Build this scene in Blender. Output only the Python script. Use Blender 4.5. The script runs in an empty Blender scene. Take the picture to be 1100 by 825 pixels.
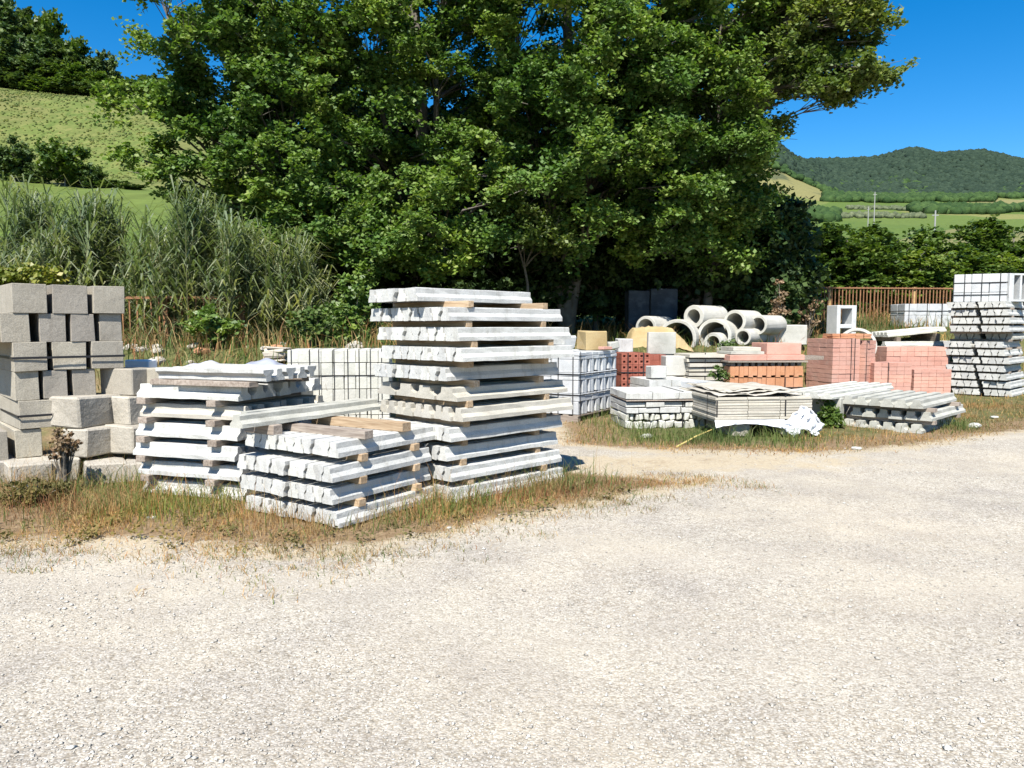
import bpy, bmesh, math, random
import numpy as np
from mathutils import Vector, Matrix

random.seed(7)
rng = np.random.default_rng(11)
R = math.radians
sc = bpy.context.scene
col = sc.collection
H, F, HOR = 1.5, 831.0, 350.0
TH = math.atan((412.5 - HOR) / F)

# ------------------------------------------------------------------ layout helpers (photo measurements -> metres)
def at(px, py, Y):
    u, w = (px - 550) / F, (412.5 - py) / F
    t = Y / (math.cos(TH) + w * math.sin(TH))
    return Vector((u * t, Y, H + t * (-math.sin(TH) + w * math.cos(TH))))

def gp(px, py, z=0.0):
    u, w = (px - 550) / F, (412.5 - py) / F
    dz = -math.sin(TH) + w * math.cos(TH)
    t = (z - H) / dz
    return Vector((u * t, t * (math.cos(TH) + w * math.sin(TH)), z))

def sstep(a, b, x):
    t = np.clip((np.asarray(x, float) - a) / (b - a), 0, 1)
    return t * t * (3 - 2 * t)

def vnoise(x, y, s=0):
    x = np.asarray(x, float); y = np.asarray(y, float)
    xi, yi = np.floor(x), np.floor(y)
    def hsh(a, b):
        v = np.sin(a * 127.1 + b * 311.7 + s * 74.7) * 43758.5453
        return v - np.floor(v)
    fx, fy = x - xi, y - yi
    fx, fy = fx * fx * (3 - 2 * fx), fy * fy * (3 - 2 * fy)
    return (hsh(xi, yi) * (1 - fx) + hsh(xi + 1, yi) * fx) * (1 - fy) + (hsh(xi, yi + 1) * (1 - fx) + hsh(xi + 1, yi + 1) * fx) * fy

def fbm(x, y, s=0, o=4):
    a, r, f = 0.5, 0, 1.0
    for k in range(o):
        r = r + a * vnoise(np.asarray(x) * f, np.asarray(y) * f, s + k); a *= .5; f *= 2.03
    return r

# ------------------------------------------------------------------ terrain
LY = [13, 20, 35, 55, 70, 78, 115, 150, 190, 260, 500, 1200, 1800, 2600]
LZ = [0, .3, 4.4, 10.2, 14.0, 16.2, 33.8, 46, 56, 66, 60, 90, 120, 100]
RY = [22, 40, 100, 250, 400, 600, 900, 1150, 1500, 1800, 2100, 2600]
RZ = [0, 1.0, 5.6, 27, 51, 88, 146, 186, 310, 392, 380, 250]
def bank_start(x): return np.interp(x, [-30, -1.8, 1.0, 5.5, 7.2, 8.5, 30], [9.9, 9.9, 14.7, 15.0, 16.8, 17.8, 17.8])
def bank_top(x): return np.interp(x, [-30, -1.5, 1.5, 6.5, 9, 30], [1.15, 1.15, 1.05, 1.1, 1.45, 1.5])
def terrain(x, y):
    x = np.asarray(x, float); y = np.asarray(y, float)
    b0 = bank_start(x)
    z = sstep(0, 2.3, y - b0) * bank_top(x) + sstep(2.3, 7, y - b0) * .15
    u = x / np.maximum(y, 3.0)
    w = sstep(-.42, .28, u)
    zl = np.interp(y, LY, LZ) * np.clip(1.0 - .32 * (u + .6), .5, 1.15)
    e = np.interp(u, [-1, .20, .30, .335, .37, .42, .48, .515, .55, .60, .66, .75, 1.2], [205, 200, 192, 183, 181, 184, 190, 194, 189, 191, 183, 178, 170]) / 181.0 - .055
    ridge = 1 + (e - 1) * sstep(900, 1750, y) + .05 * (fbm(u * 30, y / 500, 5) - .5) * sstep(500, 1200, y) + .10 * (fbm(u * 9, y / 260, 6) - .5) * sstep(900, 1200, y) * sstep(1800, 1500, y)
    zr = np.interp(y, RY, RZ) * ridge
    hill = zl * (1 - w) + zr * w
    hill = hill * (1 + .42 * sstep(.44, .29, u) * sstep(700, 1080, y) * sstep(1600, 1150, y) * w)
    z = z + hill * sstep(13, 24, y)
    z = z + (fbm(x / 25, y / 25, 2) - .47) * sstep(24, 60, y) * 3
    z = z + (fbm(x * .8, y * .8, 3, 3) - .44) * .10 * sstep(2.0, 7, y) * sstep(60, 20, y)
    return z
def tz(x, y): return float(terrain(x, y))

# ------------------------------------------------------------------ object helpers
def tag(o, label=None, cat=None, group=None, kind=None):
    if label: o['label'] = label
    if cat: o['category'] = cat
    if group: o['group'] = group
    if kind: o['kind'] = kind
    return o

def link(o, parent=None):
    col.objects.link(o)
    if parent: o.parent = parent
    return o

def thing(name, label, cat, loc=(0, 0, 0), rz=0.0, group=None):
    o = bpy.data.objects.new(name, None)
    o.empty_display_size = .2
    link(o); o.location = loc; o.rotation_euler = (0, 0, rz)
    return tag(o, label, cat, group)

def mesh_np(name, V, Fc, mats, smooth=False):
    V = np.asarray(V, np.float32); Fc = np.asarray(Fc, np.int32)
    me = bpy.data.meshes.new(name)
    n, k = Fc.shape
    me.vertices.add(len(V)); me.vertices.foreach_set('co', V.ravel())
    me.loops.add(n * k); me.loops.foreach_set('vertex_index', Fc.ravel())
    me.polygons.add(n); me.polygons.foreach_set('loop_start', np.arange(0, n * k, k, dtype=np.int32))
    me.polygons.foreach_set('loop_total', np.full(n, k, np.int32))
    if smooth: me.polygons.foreach_set('use_smooth', np.ones(n, bool))
    me.update(calc_edges=True)
    for m in (mats if isinstance(mats, (list, tuple)) else [mats]): me.materials.append(m)
    return me

class MB:
    def __init__(s): s.v = []; s.f = []
    def add(s, vs, fs):
        n = len(s.v); s.v += [tuple(v) for v in vs]; s.f += [tuple(i + n for i in f) for f in fs]
        return s
    def box(s, x0, x1, y0, y1, z0, z1, j=0.0, M=None):
        vs = [Vector((x, y, z)) for z in (z0, z1) for y in (y0, y1) for x in (x0, x1)]
        if j: vs = [v + Vector((random.uniform(-j, j), random.uniform(-j, j), random.uniform(-j, j))) for v in vs]
        if M is not None: vs = [M @ v for v in vs]
        return s.add(vs, [(0, 2, 3, 1), (4, 5, 7, 6), (0, 1, 5, 4), (2, 6, 7, 3), (0, 4, 6, 2), (1, 3, 7, 5)])
    def tube(s, pts, rad, n=6, cap=True):
        pts = [Vector(p) for p in pts]; k0 = len(s.v)
        for i, p in enumerate(pts):
            d = (pts[min(i + 1, len(pts) - 1)] - pts[max(i - 1, 0)])
            d = d.normalized() if d.length > 1e-9 else Vector((0, 0, 1))
            a = d.cross(Vector((0, 0, 1)) if abs(d.z) < .9 else Vector((1, 0, 0))).normalized(); b = d.cross(a)
            for q in range(n):
                t = 2 * math.pi * q / n
                s.v.append(tuple(p + (a * math.cos(t) + b * math.sin(t)) * rad[i]))
        for i in range(len(pts) - 1):
            for q in range(n):
                a0 = k0 + i * n + q; a1 = k0 + i * n + (q + 1) % n
                s.f.append((a0, a1, a1 + n, a0 + n))
        if cap:
            s.f.append(tuple(k0 + q for q in range(n))[::-1]); e = k0 + (len(pts) - 1) * n
            s.f.append(tuple(e + q for q in range(n)))
        return s
    def prism(s, prof, L, nseg=8, jit=.0015, chip=.003):
        k = len(prof); k0 = len(s.v)
        for i in range(nseg + 1):
            end = i in (0, nseg)
            d0 = random.uniform(-chip, chip) if end else 0
            tilt = random.uniform(-.04, .04) if end else 0
            for (y, z) in prof:
                dx = d0 + tilt * (z - .05) + (random.gauss(0, .0007) if end else 0)
                s.v.append((L * i / nseg + dx, y + random.gauss(0, jit), z + random.gauss(0, jit)))
        for i in range(nseg):
            for q in range(k):
                a = k0 + i * k + q; b = k0 + i * k + (q + 1) % k
                s.f.append((a, a + k, b + k, b))
        s.f.append(tuple(k0 + q for q in range(k)))
        s.f.append(tuple(k0 + nseg * k + q for q in range(k))[::-1])
        return s
    def mesh(s, name, mat, bevel=0.0, smooth=False, recalc=True):
        me = bpy.data.meshes.new(name)
        me.from_pydata(s.v, [], s.f)
        bm = bmesh.new(); bm.from_mesh(me)
        if recalc: bmesh.ops.recalc_face_normals(bm, faces=bm.faces)
        if bevel: bmesh.ops.bevel(bm, geom=list(bm.edges), offset=bevel, segments=1, affect='EDGES', profile=.5)
        bm.to_mesh(me); bm.free()
        if smooth: me.polygons.foreach_set('use_smooth', np.ones(len(me.polygons), bool))
        me.materials.append(mat)
        return me
    def obj(s, name, mat, parent=None, bevel=0.0, smooth=False):
        return link(bpy.data.objects.new(name, s.mesh(name, mat, bevel, smooth)), parent)

def mobj(name, me, parent=None, loc=(0, 0, 0), rz=0.0):
    o = bpy.data.objects.new(name, me); link(o, parent); o.location = loc; o.rotation_euler = (0, 0, rz)
    return o

def copy_tree(o, parent=None):
    c = o.copy(); col.objects.link(c)
    if parent: c.parent = parent
    for ch in o.children: copy_tree(ch, c)
    return c

# ------------------------------------------------------------------ materials
def nt(name):
    m = bpy.data.materials.new(name); m.use_nodes = True
    t = m.node_tree; t.nodes.clear()
    out = t.nodes.new('ShaderNodeOutputMaterial')
    return m, t, out
def N(t, typ, **kw):
    n = t.nodes.new(typ)
    for k, v in kw.items():
        if k in n.inputs: n.inputs[k].default_value = v
        else: setattr(n, k, v)
    return n
def ramp(t, fac, stops):
    r = t.nodes.new('ShaderNodeValToRGB'); e = r.color_ramp.elements
    while len(e) < len(stops): e.new(.5)
    for i, (p, c) in enumerate(stops):
        e[i].position = p; e[i].color = (*c, 1) if len(c) == 3 else c
    t.links.new(fac, r.inputs[0]); return r
def mixc(t, fac, a, b, mode='MIX'):
    m = t.nodes.new('ShaderNodeMix'); m.data_type = 'RGBA'; m.blend_type = mode
    for s, v in ((m.inputs[0], fac), (m.inputs[6], a), (m.inputs[7], b)):
        if hasattr(v, 'is_linked') or hasattr(v, 'links'): t.links.new(v, s)
        elif isinstance(v, (int, float)): s.default_value = v
        else: s.default_value = (*v, 1)
    return m.outputs[2]
def mth(t, op, a, b=0.0, clamp=False):
    m = t.nodes.new('ShaderNodeMath'); m.operation = op; m.use_clamp = clamp
    for s, v in ((m.inputs[0], a), (m.inputs[1], b)):
        if isinstance(v, (int, float)): s.default_value = v
        else: t.links.new(v, s)
    return m.outputs[0]
def coords(t, rnd=True):
    tc = t.nodes.new('ShaderNodeTexCoord'); c = tc.outputs['Object']
    if rnd:
        oi = t.nodes.new('ShaderNodeObjectInfo')
        va = t.nodes.new('ShaderNodeVectorMath'); va.operation = 'ADD'
        mm = t.nodes.new('ShaderNodeVectorMath'); mm.operation = 'SCALE'
        t.links.new(oi.outputs['Random'], mm.inputs['Scale']); mm.inputs[0].default_value = (17, 31, 53)
        t.links.new(c, va.inputs[0]); t.links.new(mm.outputs[0], va.inputs[1]); c = va.outputs[0]
        return c, oi.outputs['Random']
    return c, None
def noise(t, vec, scale, detail=4, rough=.55, **kw):
    n = t.nodes.new('ShaderNodeTexNoise'); n.inputs['Scale'].default_value = scale
    n.inputs['Detail'].default_value = detail; n.inputs['Roughness'].default_value = rough
    t.links.new(vec, n.inputs['Vector']); return n.outputs['Fac']
def scaled(t, vec, s):
    m = t.nodes.new('ShaderNodeMapping'); m.inputs['Scale'].default_value = s
    t.links.new(vec, m.inputs['Vector']); return m.outputs[0]

def mineral(name, c1, c2, stain=(.25, .22, .18), stain_amt=.35, rough=.9, speck=.25, bump=.35, bscale=60, tint=.12, streak=False):
    m, t, out = nt(name)
    v, rnd = coords(t)
    big = noise(t, v, 3.2, 5)
    base = ramp(t, big, [(.32, c1), (.68, c2)]).outputs[0]
    st = noise(t, scaled(t, v, (5, 5, 1.2) if streak else (1.5, 2.4, 2.4)), 2.3, 7, .68)
    sm = ramp(t, st, [(.52, (0, 0, 0)), (.74, (1, 1, 1))]).outputs[0]
    base = mixc(t, mth(t, 'MULTIPLY', sm, stain_amt), base, stain)
    fine = noise(t, v, 140, 3, .7)
    sp = ramp(t, fine, [(.35, (1 - speck,) * 3), (.6, (1.0,) * 3)]).outputs[0]
    base = mixc(t, 1.0, base, sp, 'MULTIPLY')
    br = ramp(t, rnd, [(0, (1 - tint,) * 3), (1, (1, 1, 1 - tint * .25))]).outputs[0]
    base = mixc(t, 1.0, base, br, 'MULTIPLY')
    p = N(t, 'ShaderNodeBsdfPrincipled', Roughness=rough)
    p.inputs['Specular IOR Level'].default_value = .25
    t.links.new(base, p.inputs['Base Color'])
    b = t.nodes.new('ShaderNodeBump'); b.inputs['Strength'].default_value = bump; b.inputs['Distance'].default_value = .012
    hh = mth(t, 'ADD', mth(t, 'MULTIPLY', noise(t, v, bscale, 5, .65), .5), mth(t, 'MULTIPLY', noise(t, v, 14, 4), 1.0))
    t.links.new(hh, b.inputs['Height']); t.links.new(b.outputs[0], p.inputs['Normal'])
    t.links.new(p.outputs[0], out.inputs[0])
    return m

def wood(name, c1, c2, rough=.8):
    m, t, out = nt(name)
    v, rnd = coords(t)
    g = noise(t, scaled(t, v, (26, 2.0, 26)), 2.2, 6, .6)
    c = ramp(t, g, [(.35, c1), (.65, c2)]).outputs[0]
    c = mixc(t, 1.0, c, ramp(t, rnd, [(0, (.62, .6, .58)), (1, (1, 1, 1))]).outputs[0], 'MULTIPLY')
    p = N(t, 'ShaderNodeBsdfPrincipled', Roughness=rough); t.links.new(c, p.inputs['Base Color'])
    p.inputs['Specular IOR Level'].default_value = .2
    b = t.nodes.new('ShaderNodeBump'); b.inputs['Strength'].default_value = .4; b.inputs['Distance'].default_value = .004
    t.links.new(g, b.inputs['Height']); t.links.new(b.outputs[0], p.inputs['Normal'])
    t.links.new(p.outputs[0], out.inputs[0]); return m

def leafmat(name, cols, trans=.35, rough=.42, spec=.5):
    m, t, out = nt(name)
    g = t.nodes.new('ShaderNodeNewGeometry')
    c = ramp(t, g.outputs['Random Per Island'], [(i / (len(cols) - 1), k) for i, k in enumerate(cols)]).outputs[0]
    tc = t.nodes.new('ShaderNodeTexCoord')
    big = noise(t, tc.outputs['Object'], .6, 3)
    c = mixc(t, 1.0, c, ramp(t, big, [(.34, (.62, .74, .72)), (.50, (1.0, 1.0, 1.0)), (.66, (1.38, 1.22, .95))]).outputs[0], 'MULTIPLY')
    p = N(t, 'ShaderNodeBsdfPrincipled', Roughness=rough); t.links.new(c, p.inputs['Base Color'])
    p.inputs['Specular IOR Level'].default_value = spec
    tr = t.nodes.new('ShaderNodeBsdfTranslucent')
    t.links.new(mixc(t, 1.0, c, (1.25, 1.35, .55), 'MULTIPLY'), tr.inputs[0])
    mx = t.nodes.new('ShaderNodeMixShader'); mx.inputs[0].default_value = trans
    t.links.new(p.outputs[0], mx.inputs[1]); t.links.new(tr.outputs[0], mx.inputs[2])
    t.links.new(mx.outputs[0], out.inputs[0]); return m

def plain(name, c, rough=.6, metal=0.0, var=.3, scale=6):
    m, t, out = nt(name)
    v, rnd = coords(t)
    k = ramp(t, noise(t, v, scale, 5), [(.3, tuple(x * (1 - var) for x in c)), (.7, c)]).outputs[0]
    p = N(t, 'ShaderNodeBsdfPrincipled', Roughness=rough, Metallic=metal); t.links.new(k, p.inputs['Base Color'])
    p.inputs['Specular IOR Level'].default_value = .3
    t.links.new(p.outputs[0], out.inputs[0]); return m

M = {}
M['white'] = mineral('white_concrete', (.46, .46, .44), (.59, .59, .57), (.25, .235, .20), .6, bump=.5, streak=True)
M['greyc'] = mineral('weathered_concrete', (.36, .36, .32), (.52, .51, .46), (.20, .19, .15), .45)
M['beige'] = mineral('beige_concrete', (.40, .38, .33), (.52, .49, .43), (.24, .21, .17), .5)
M['block'] = mineral('grey_block', (.37, .335, .285), (.46, .42, .36), (.27, .235, .19), .5, speck=.38, bump=.55, bscale=90, tint=.3, streak=True)
M['roughblock'] = mineral('split_block', (.37, .34, .29), (.50, .46, .395), (.24, .21, .17), .4, speck=.4, bump=1.0, bscale=30)
M['pale'] = mineral('pale_stone', (.48, .48, .43), (.62, .61, .56), (.33, .31, .23), .35, bump=.6, bscale=30)
M['bluewhite'] = mineral('bluish_white_block', (.46, .475, .485), (.59, .60, .61), (.30, .31, .31), .45)
M['slab'] = mineral('beige_slab', (.42, .39, .33), (.55, .515, .445), (.29, .26, .20), .4)
M['pink'] = mineral('pink_brick', (.53, .275, .215), (.62, .355, .285), (.50, .38, .32), .35, tint=.16)
M['red'] = mineral('red_brick', (.26, .075, .052), (.36, .125, .09), (.20, .07, .05), .35, tint=.2)
M['orange'] = mineral('orange_tile', (.48, .225, .115), (.59, .30, .175), (.54, .34, .25), .35, tint=.15)
M['yellow'] = mineral('yellow_stone', (.37, .27, .13), (.46, .355, .19), (.46, .40, .28), .4)
M['pipe'] = mineral('pipe_concrete', (.44, .43, .385), (.56, .545, .50), (.30, .27, .22), .35)
M['dark'] = mineral('shade_toned_concrete', (.035, .04, .05), (.075, .085, .10), (.20, .21, .23), .45)  # tree shade put into the colour of this grey-blue concrete
M['stone'] = mineral('rubble', (.42, .38, .32), (.58, .53, .45), (.3, .25, .2), .4, bump=.8, bscale=25)
M['wood'] = wood('fresh_timber', (.32, .22, .13), (.52, .40, .27))
M['oldwood'] = wood('weathered_timber', (.20, .16, .13), (.36, .31, .26))
M['rust'] = plain('rusty_iron', (.30, .15, .075), .85, 0, .5, 20)
M['rustpost'] = plain('ochre_rust', (.50, .34, .16), .85, 0, .4, 20)
M['strap'] = plain('black_strap', (.02, .02, .022), .5, 0, .2)
M['tarp'] = plain('white_plastic', (.66, .68, .71), .35, 0, .12, 3)
M['paletarp'] = plain('pale_plastic', (.52, .52, .57), .4, 0, .35, 4)
M['greytarp'] = plain('grey_plastic', (.36, .38, .46), .4, 0, .3, 4)
M['foam'] = plain('bright_white_block', (.80, .80, .80), .6, 0, .08, 5)
M['hose'] = plain('yellow_cane', (.62, .50, .18), .6, 0, .3)
M['vine'] = leafmat('vine_leaf', [(.09, .125, .028), (.13, .16, .04), (.19, .20, .065)], .3, .6, .2)
M['pole'] = plain('pale_pole', (.30, .30, .29), .7, 0, .2)
M['bark'] = mineral('bark', (.13, .115, .095), (.24, .22, .19), (.10, .08, .06), .5, bump=1.0, bscale=20)
M['leaf'] = leafmat('broad_leaf', [(.052, .105, .018), (.098, .175, .032), (.14, .22, .05), (.20, .265, .095)], .36, .52, .25)
M['leafolive'] = leafmat('olive_leaf', [(.075, .115, .022), (.125, .175, .036), (.19, .22, .06)], .40, .5)
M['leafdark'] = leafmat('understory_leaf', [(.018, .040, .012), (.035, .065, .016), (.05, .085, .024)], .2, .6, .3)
M['hedge'] = leafmat('hedge_leaf', [(.045, .085, .014), (.080, .135, .022), (.12, .17, .034)], .36, .45)
M['hedgelight'] = leafmat('bright_hedge_leaf', [(.08, .13, .018), (.13, .19, .028), (.17, .22, .04)], .36, .45)
M['hillleaf'] = leafmat('hill_leaf', [(.045, .082, .026), (.075, .120, .036), (.10, .145, .048)], .28, .6, .3)
M['reed'] = leafmat('reed_leaf', [(.085, .118, .050), (.14, .175, .08), (.21, .24, .13), (.32, .33, .22)], .35, .5)
M['cane'] = plain('cane_stalk', (.17, .17, .075), .6, 0, .5, 3)
M['bramble'] = leafmat('bramble_leaf', [(.06, .11, .018), (.10, .17, .03), (.16, .22, .05)], .3, .5)
M['yellowleaf'] = leafmat('yellow_green_leaf', [(.12, .16, .02), (.18, .20, .03), (.26, .24, .05)], .3, .5)
M['weed'] = leafmat('weed_leaf', [(.05, .09, .02), (.08, .13, .03), (.13, .16, .06)], .3, .6, .2)
M['grass'] = leafmat('green_grass_blade', [(.07, .11, .025), (.11, .15, .04), (.20, .20, .08)], .3, .6, .2)
M['dry'] = leafmat('dry_grass_blade', [(.20, .12, .05), (.30, .20, .09), (.40, .29, .14), (.26, .11, .05)], .25, .7, .15)
M['oliveweed'] = leafmat('olive_brown_weed', [(.09, .085, .03), (.15, .13, .05), (.22, .17, .08)], .3, .7, .1)
M['reddry'] = leafmat('reddish_dry_blade', [(.16, .065, .03), (.25, .11, .055), (.34, .20, .10)], .25, .7, .15)
M['brownweed'] = leafmat('dried_weed', [(.14, .085, .05), (.24, .16, .10), (.32, .24, .16)], .2, .8, .1)
# ------------------------------------------------------------------ camera, sky, sun
cam = bpy.data.cameras.new('camera'); co = bpy.data.objects.new('camera', cam); col.objects.link(co)
co.location = (0, 0, H); co.rotation_euler = (math.pi / 2 - TH, 0, 0)
cam.sensor_fit = 'HORIZONTAL'; cam.sensor_width = 36; cam.lens = 36 * F / 1100
cam.clip_start = .05; cam.clip_end = 20000
sc.camera = co
SUN_EL, SUN_AZ = 51.0, -168.0           # elevation; azimuth from +Y towards +X of the point the light comes from
az, el = R(SUN_AZ), R(SUN_EL)
sdir = Vector((math.sin(az) * math.cos(el), math.cos(az) * math.cos(el), math.sin(el)))
sl = bpy.data.lights.new('sun', 'SUN'); sl.energy = 4.8; sl.angle = R(.5); sl.color = (1, .955, .88)
so = bpy.data.objects.new('sun', sl); col.objects.link(so)
so.rotation_euler = (-sdir).to_track_quat('-Z', 'Y').to_euler()
so.location = (0, 0, 30)
w = bpy.data.worlds.new('World'); sc.world = w; w.use_nodes = True
wt = w.node_tree; wt.nodes.clear()
sky = wt.nodes.new('ShaderNodeTexSky'); sky.sky_type = 'NISHITA'; sky.sun_disc = False
sky.sun_elevation = el; sky.sun_rotation = az
sky.altitude = 600; sky.air_density = 1.0; sky.dust_density = .3; sky.ozone_density = 4.0
bg = wt.nodes.new('ShaderNodeBackground'); bg.inputs[1].default_value = .082
wo = wt.nodes.new('ShaderNodeOutputWorld')
hs = wt.nodes.new('ShaderNodeHueSaturation'); hs.inputs['Saturation'].default_value = 1.42
wt.links.new(sky.outputs[0], hs.inputs['Color']); wt.links.new(hs.outputs[0], bg.inputs[0]); wt.links.new(bg.outputs[0], wo.inputs[0])
sc.view_settings.view_transform = 'Standard'; sc.view_settings.look = 'None'
sc.view_settings.exposure = 1.08; sc.view_settings.gamma = 1
sc.view_settings.use_curve_mapping = False
sc.cycles.max_bounces = 6; sc.cycles.transparent_max_bounces = 4
sc.cycles.use_denoising = True

# ------------------------------------------------------------------ ground zones
def strip_front(x): return np.interp(x, [-9, -5.2, -3.5, -1.6, -.95, -.2, .7, 1.4, 1.9], [5.9, 5.6, 5.25, 5.0, 5.1, 5.7, 6.4, 6.9, 7.3])
def strip_back(x): return np.interp(x, [-9, -.6, .2, .8, 1.9], [60, 60, 8.6, 7.9, 7.4])
def right_front(x): return np.interp(x, [.3, .8, 1.5, 3.5, 5.2, 7.4, 12, 30], [10.2, 9.7, 9.2, 8.8, 9.6, 11.0, 13.4, 20])
def zone_left(x, y):
    d = np.minimum(np.minimum(y - strip_front(x), strip_back(x) - y), (1.9 - x))
    return d
def zone_right(x, y):
    return np.minimum(y - right_front(x), (x - .55))

def ground_material():
    m, t, out = nt('gravel_ground')
    geo = t.nodes.new('ShaderNodeNewGeometry'); P = geo.outputs['Position']
    at_ = t.nodes.new('ShaderNodeVertexColor'); at_.layer_name = 'zone'
    sep = t.nodes.new('ShaderNodeSeparateColor'); t.links.new(at_.outputs[0], sep.inputs[0])
    soil, green, far = sep.outputs[0], sep.outputs[1], sep.outputs[2]
    # gravel: two sizes of stones, each with its own tone
    def vor(scale, feat='F1'):
        n = t.nodes.new('ShaderNodeTexVoronoi'); n.feature = feat; n.inputs['Scale'].default_value = scale
        t.links.new(P, n.inputs['Vector']); return n
    v1, v2 = vor(98), vor(41)
    s1 = t.nodes.new('ShaderNodeSeparateColor'); t.links.new(v1.outputs['Color'], s1.inputs[0])
    g1 = ramp(t, s1.outputs[0], [(0, (.265, .243, .209)), (.25, (.362, .336, .293)), (.75, (.425, .398, .350)), (1, (.50, .475, .43))]).outputs[0]
    s2 = t.nodes.new('ShaderNodeSeparateColor'); t.links.new(v2.outputs['Color'], s2.inputs[0])
    g2 = ramp(t, s2.outputs[1], [(0, (.84, .83, .81)), (.5, (1, 1, 1)), (1, (1.07, 1.065, 1.05))]).outputs[0]
    grav = mixc(t, 1.0, g1, g2, 'MULTIPLY')
    dk = ramp(t, v1.outputs['Distance'], [(.45, (1, 1, 1)), (.75, (.70, .66, .60))]).outputs[0]
    grav = mixc(t, 1.0, grav, dk, 'MULTIPLY')
    big = noise(t, P, .55, 6, .6)
    grav = mixc(t, ramp(t, big, [(.42, (0, 0, 0)), (.66, (1, 1, 1))]).outputs[0], grav, mixc(t, .45, grav, (.42, .37, .29)))
    patch = noise(t, P, 1.7, 5, .6)
    grav = mixc(t, 1.0, grav, ramp(t, patch, [(.33, (.87, .86, .86)), (.62, (1.07, 1.06, 1.03))]).outputs[0], 'MULTIPLY')
    sx = t.nodes.new('ShaderNodeSeparateXYZ'); t.links.new(P, sx.inputs[0])
    q = mth(t, 'ADD', mth(t, 'MULTIPLY', sx.outputs[0], .34), mth(t, 'ADD', sx.outputs[1], mth(t, 'MULTIPLY', noise(t, P, .22, 2), 2.2)))
    for c0 in (4.9, 6.5):
        dd = mth(t, 'ABSOLUTE', mth(t, 'SUBTRACT', q, c0))
        tm = ramp(t, mth(t, 'ADD', dd, mth(t, 'MULTIPLY', mth(t, 'SUBTRACT', patch, .5), .7)), [(.08, (.42, .42, .42)), (.50, (0, 0, 0))]).outputs[0]
        grav = mixc(t, tm, grav, mixc(t, .6, grav, (.43, .385, .31)))
    # pale dust of the track and dry soil
    n3 = noise(t, P, 3.5, 7, .65)
    dust = ramp(t, noise(t, P, 40, 6, .7), [(.3, (.31, .255, .175)), (.7, (.45, .385, .28))]).outputs[0]
    sl_ = ramp(t, noise(t, P, 26, 6, .7), [(.3, (.115, .075, .042)), (.55, (.215, .15, .085)), (.75, (.33, .255, .16))]).outputs[0]
    gr_ = ramp(t, noise(t, P, 12, 6, .7), [(.3, (.05, .06, .02)), (.7, (.13, .13, .05))]).outputs[0]
    def mask(ch, lo, hi, amp=.7):
        a = mth(t, 'ADD', ch, mth(t, 'MULTIPLY', mth(t, 'SUBTRACT', n3, .5), amp))
        return ramp(t, a, [(lo, (0, 0, 0)), (hi, (1, 1, 1))]).outputs[0]
    c = mixc(t, mask(soil, .22, .42, .9), grav, dust)
    c = mixc(t, mask(soil, .50, .72), c, sl_)
    c = mixc(t, mask(green, .40, .65), c, gr_)
    # far land: meadow and fields (bands along the slope), scrub green in the hills, tinted bluish for haze
    sp = t.nodes.new('ShaderNodeSeparateXYZ'); t.links.new(P, sp.inputs[0])
    f1 = noise(t, P, .012, 3); f2 = noise(t, P, .5, 6, .7)
    vf = t.nodes.new('ShaderNodeTexVoronoi'); vf.inputs['Scale'].default_value = 1.0
    t.links.new(scaled(t, P, (.0085, .0052, 0)), vf.inputs['Vector'])
    sf = t.nodes.new('ShaderNodeSeparateColor'); t.links.new(vf.outputs['Color'], sf.inputs[0])
    parcel = ramp(t, sf.outputs[0], [(0, (.075, .12, .026)), (.3, (.10, .14, .034)), (.55, (.17, .175, .06)), (.8, (.19, .175, .075)), (1, (.13, .135, .055))]).outputs[0]
    field = ramp(t, f1, [(.40, (.080, .125, .026)), (.56, (.115, .145, .036))]).outputs[0]
    field = mixc(t, mth(t, 'GREATER_THAN', sp.outputs[1], 180.0), field, parcel)
    field = mixc(t, 1.0, field, ramp(t, f2, [(.3, (.72, .72, .7)), (.7, (1.15, 1.15, 1.1))]).outputs[0], 'MULTIPLY')
    vn = noise(t, scaled(t, P, (1.0, .35, .35)), 1.1, 8, .75)
    vine = ramp(t, vn, [(.36, (.065, .10, .022)), (.50, (.105, .135, .034)), (.66, (.165, .17, .055))]).outputs[0]
    vine = mixc(t, ramp(t, noise(t, P, .07, 5, .7), [(.45, (0, 0, 0)), (.65, (1, 1, 1))]).outputs[0], vine, mixc(t, .5, vine, (.15, .115, .055)))
    isl = mth(t, 'MULTIPLY', mth(t, 'LESS_THAN', sp.outputs[0], -8.0), mth(t, 'GREATER_THAN', sp.outputs[1], 66.0))
    isl = mth(t, 'MULTIPLY', isl, mth(t, 'LESS_THAN', sp.outputs[1], 300.0))
    field = mixc(t, isl, field, vine)
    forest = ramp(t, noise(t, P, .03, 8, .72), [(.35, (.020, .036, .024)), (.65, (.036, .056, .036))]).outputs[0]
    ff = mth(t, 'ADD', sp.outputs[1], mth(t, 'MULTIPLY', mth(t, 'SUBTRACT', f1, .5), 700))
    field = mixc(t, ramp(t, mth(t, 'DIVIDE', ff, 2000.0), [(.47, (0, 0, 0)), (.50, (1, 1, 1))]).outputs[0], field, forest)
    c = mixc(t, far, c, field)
    p = N(t, 'ShaderNodeBsdfPrincipled', Roughness=.95); p.inputs['Specular IOR Level'].default_value = .12
    t.links.new(c, p.inputs['Base Color'])
    b = t.nodes.new('ShaderNodeBump'); b.inputs['Strength'].default_value = .52; b.inputs['Distance'].default_value = .014
    hh = mth(t, 'ADD', mth(t, 'MULTIPLY', mth(t, 'SUBTRACT', 1.0, v1.outputs['Distance']), .55), mth(t, 'MULTIPLY', noise(t, P, 9, 5, .6), .7))
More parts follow.
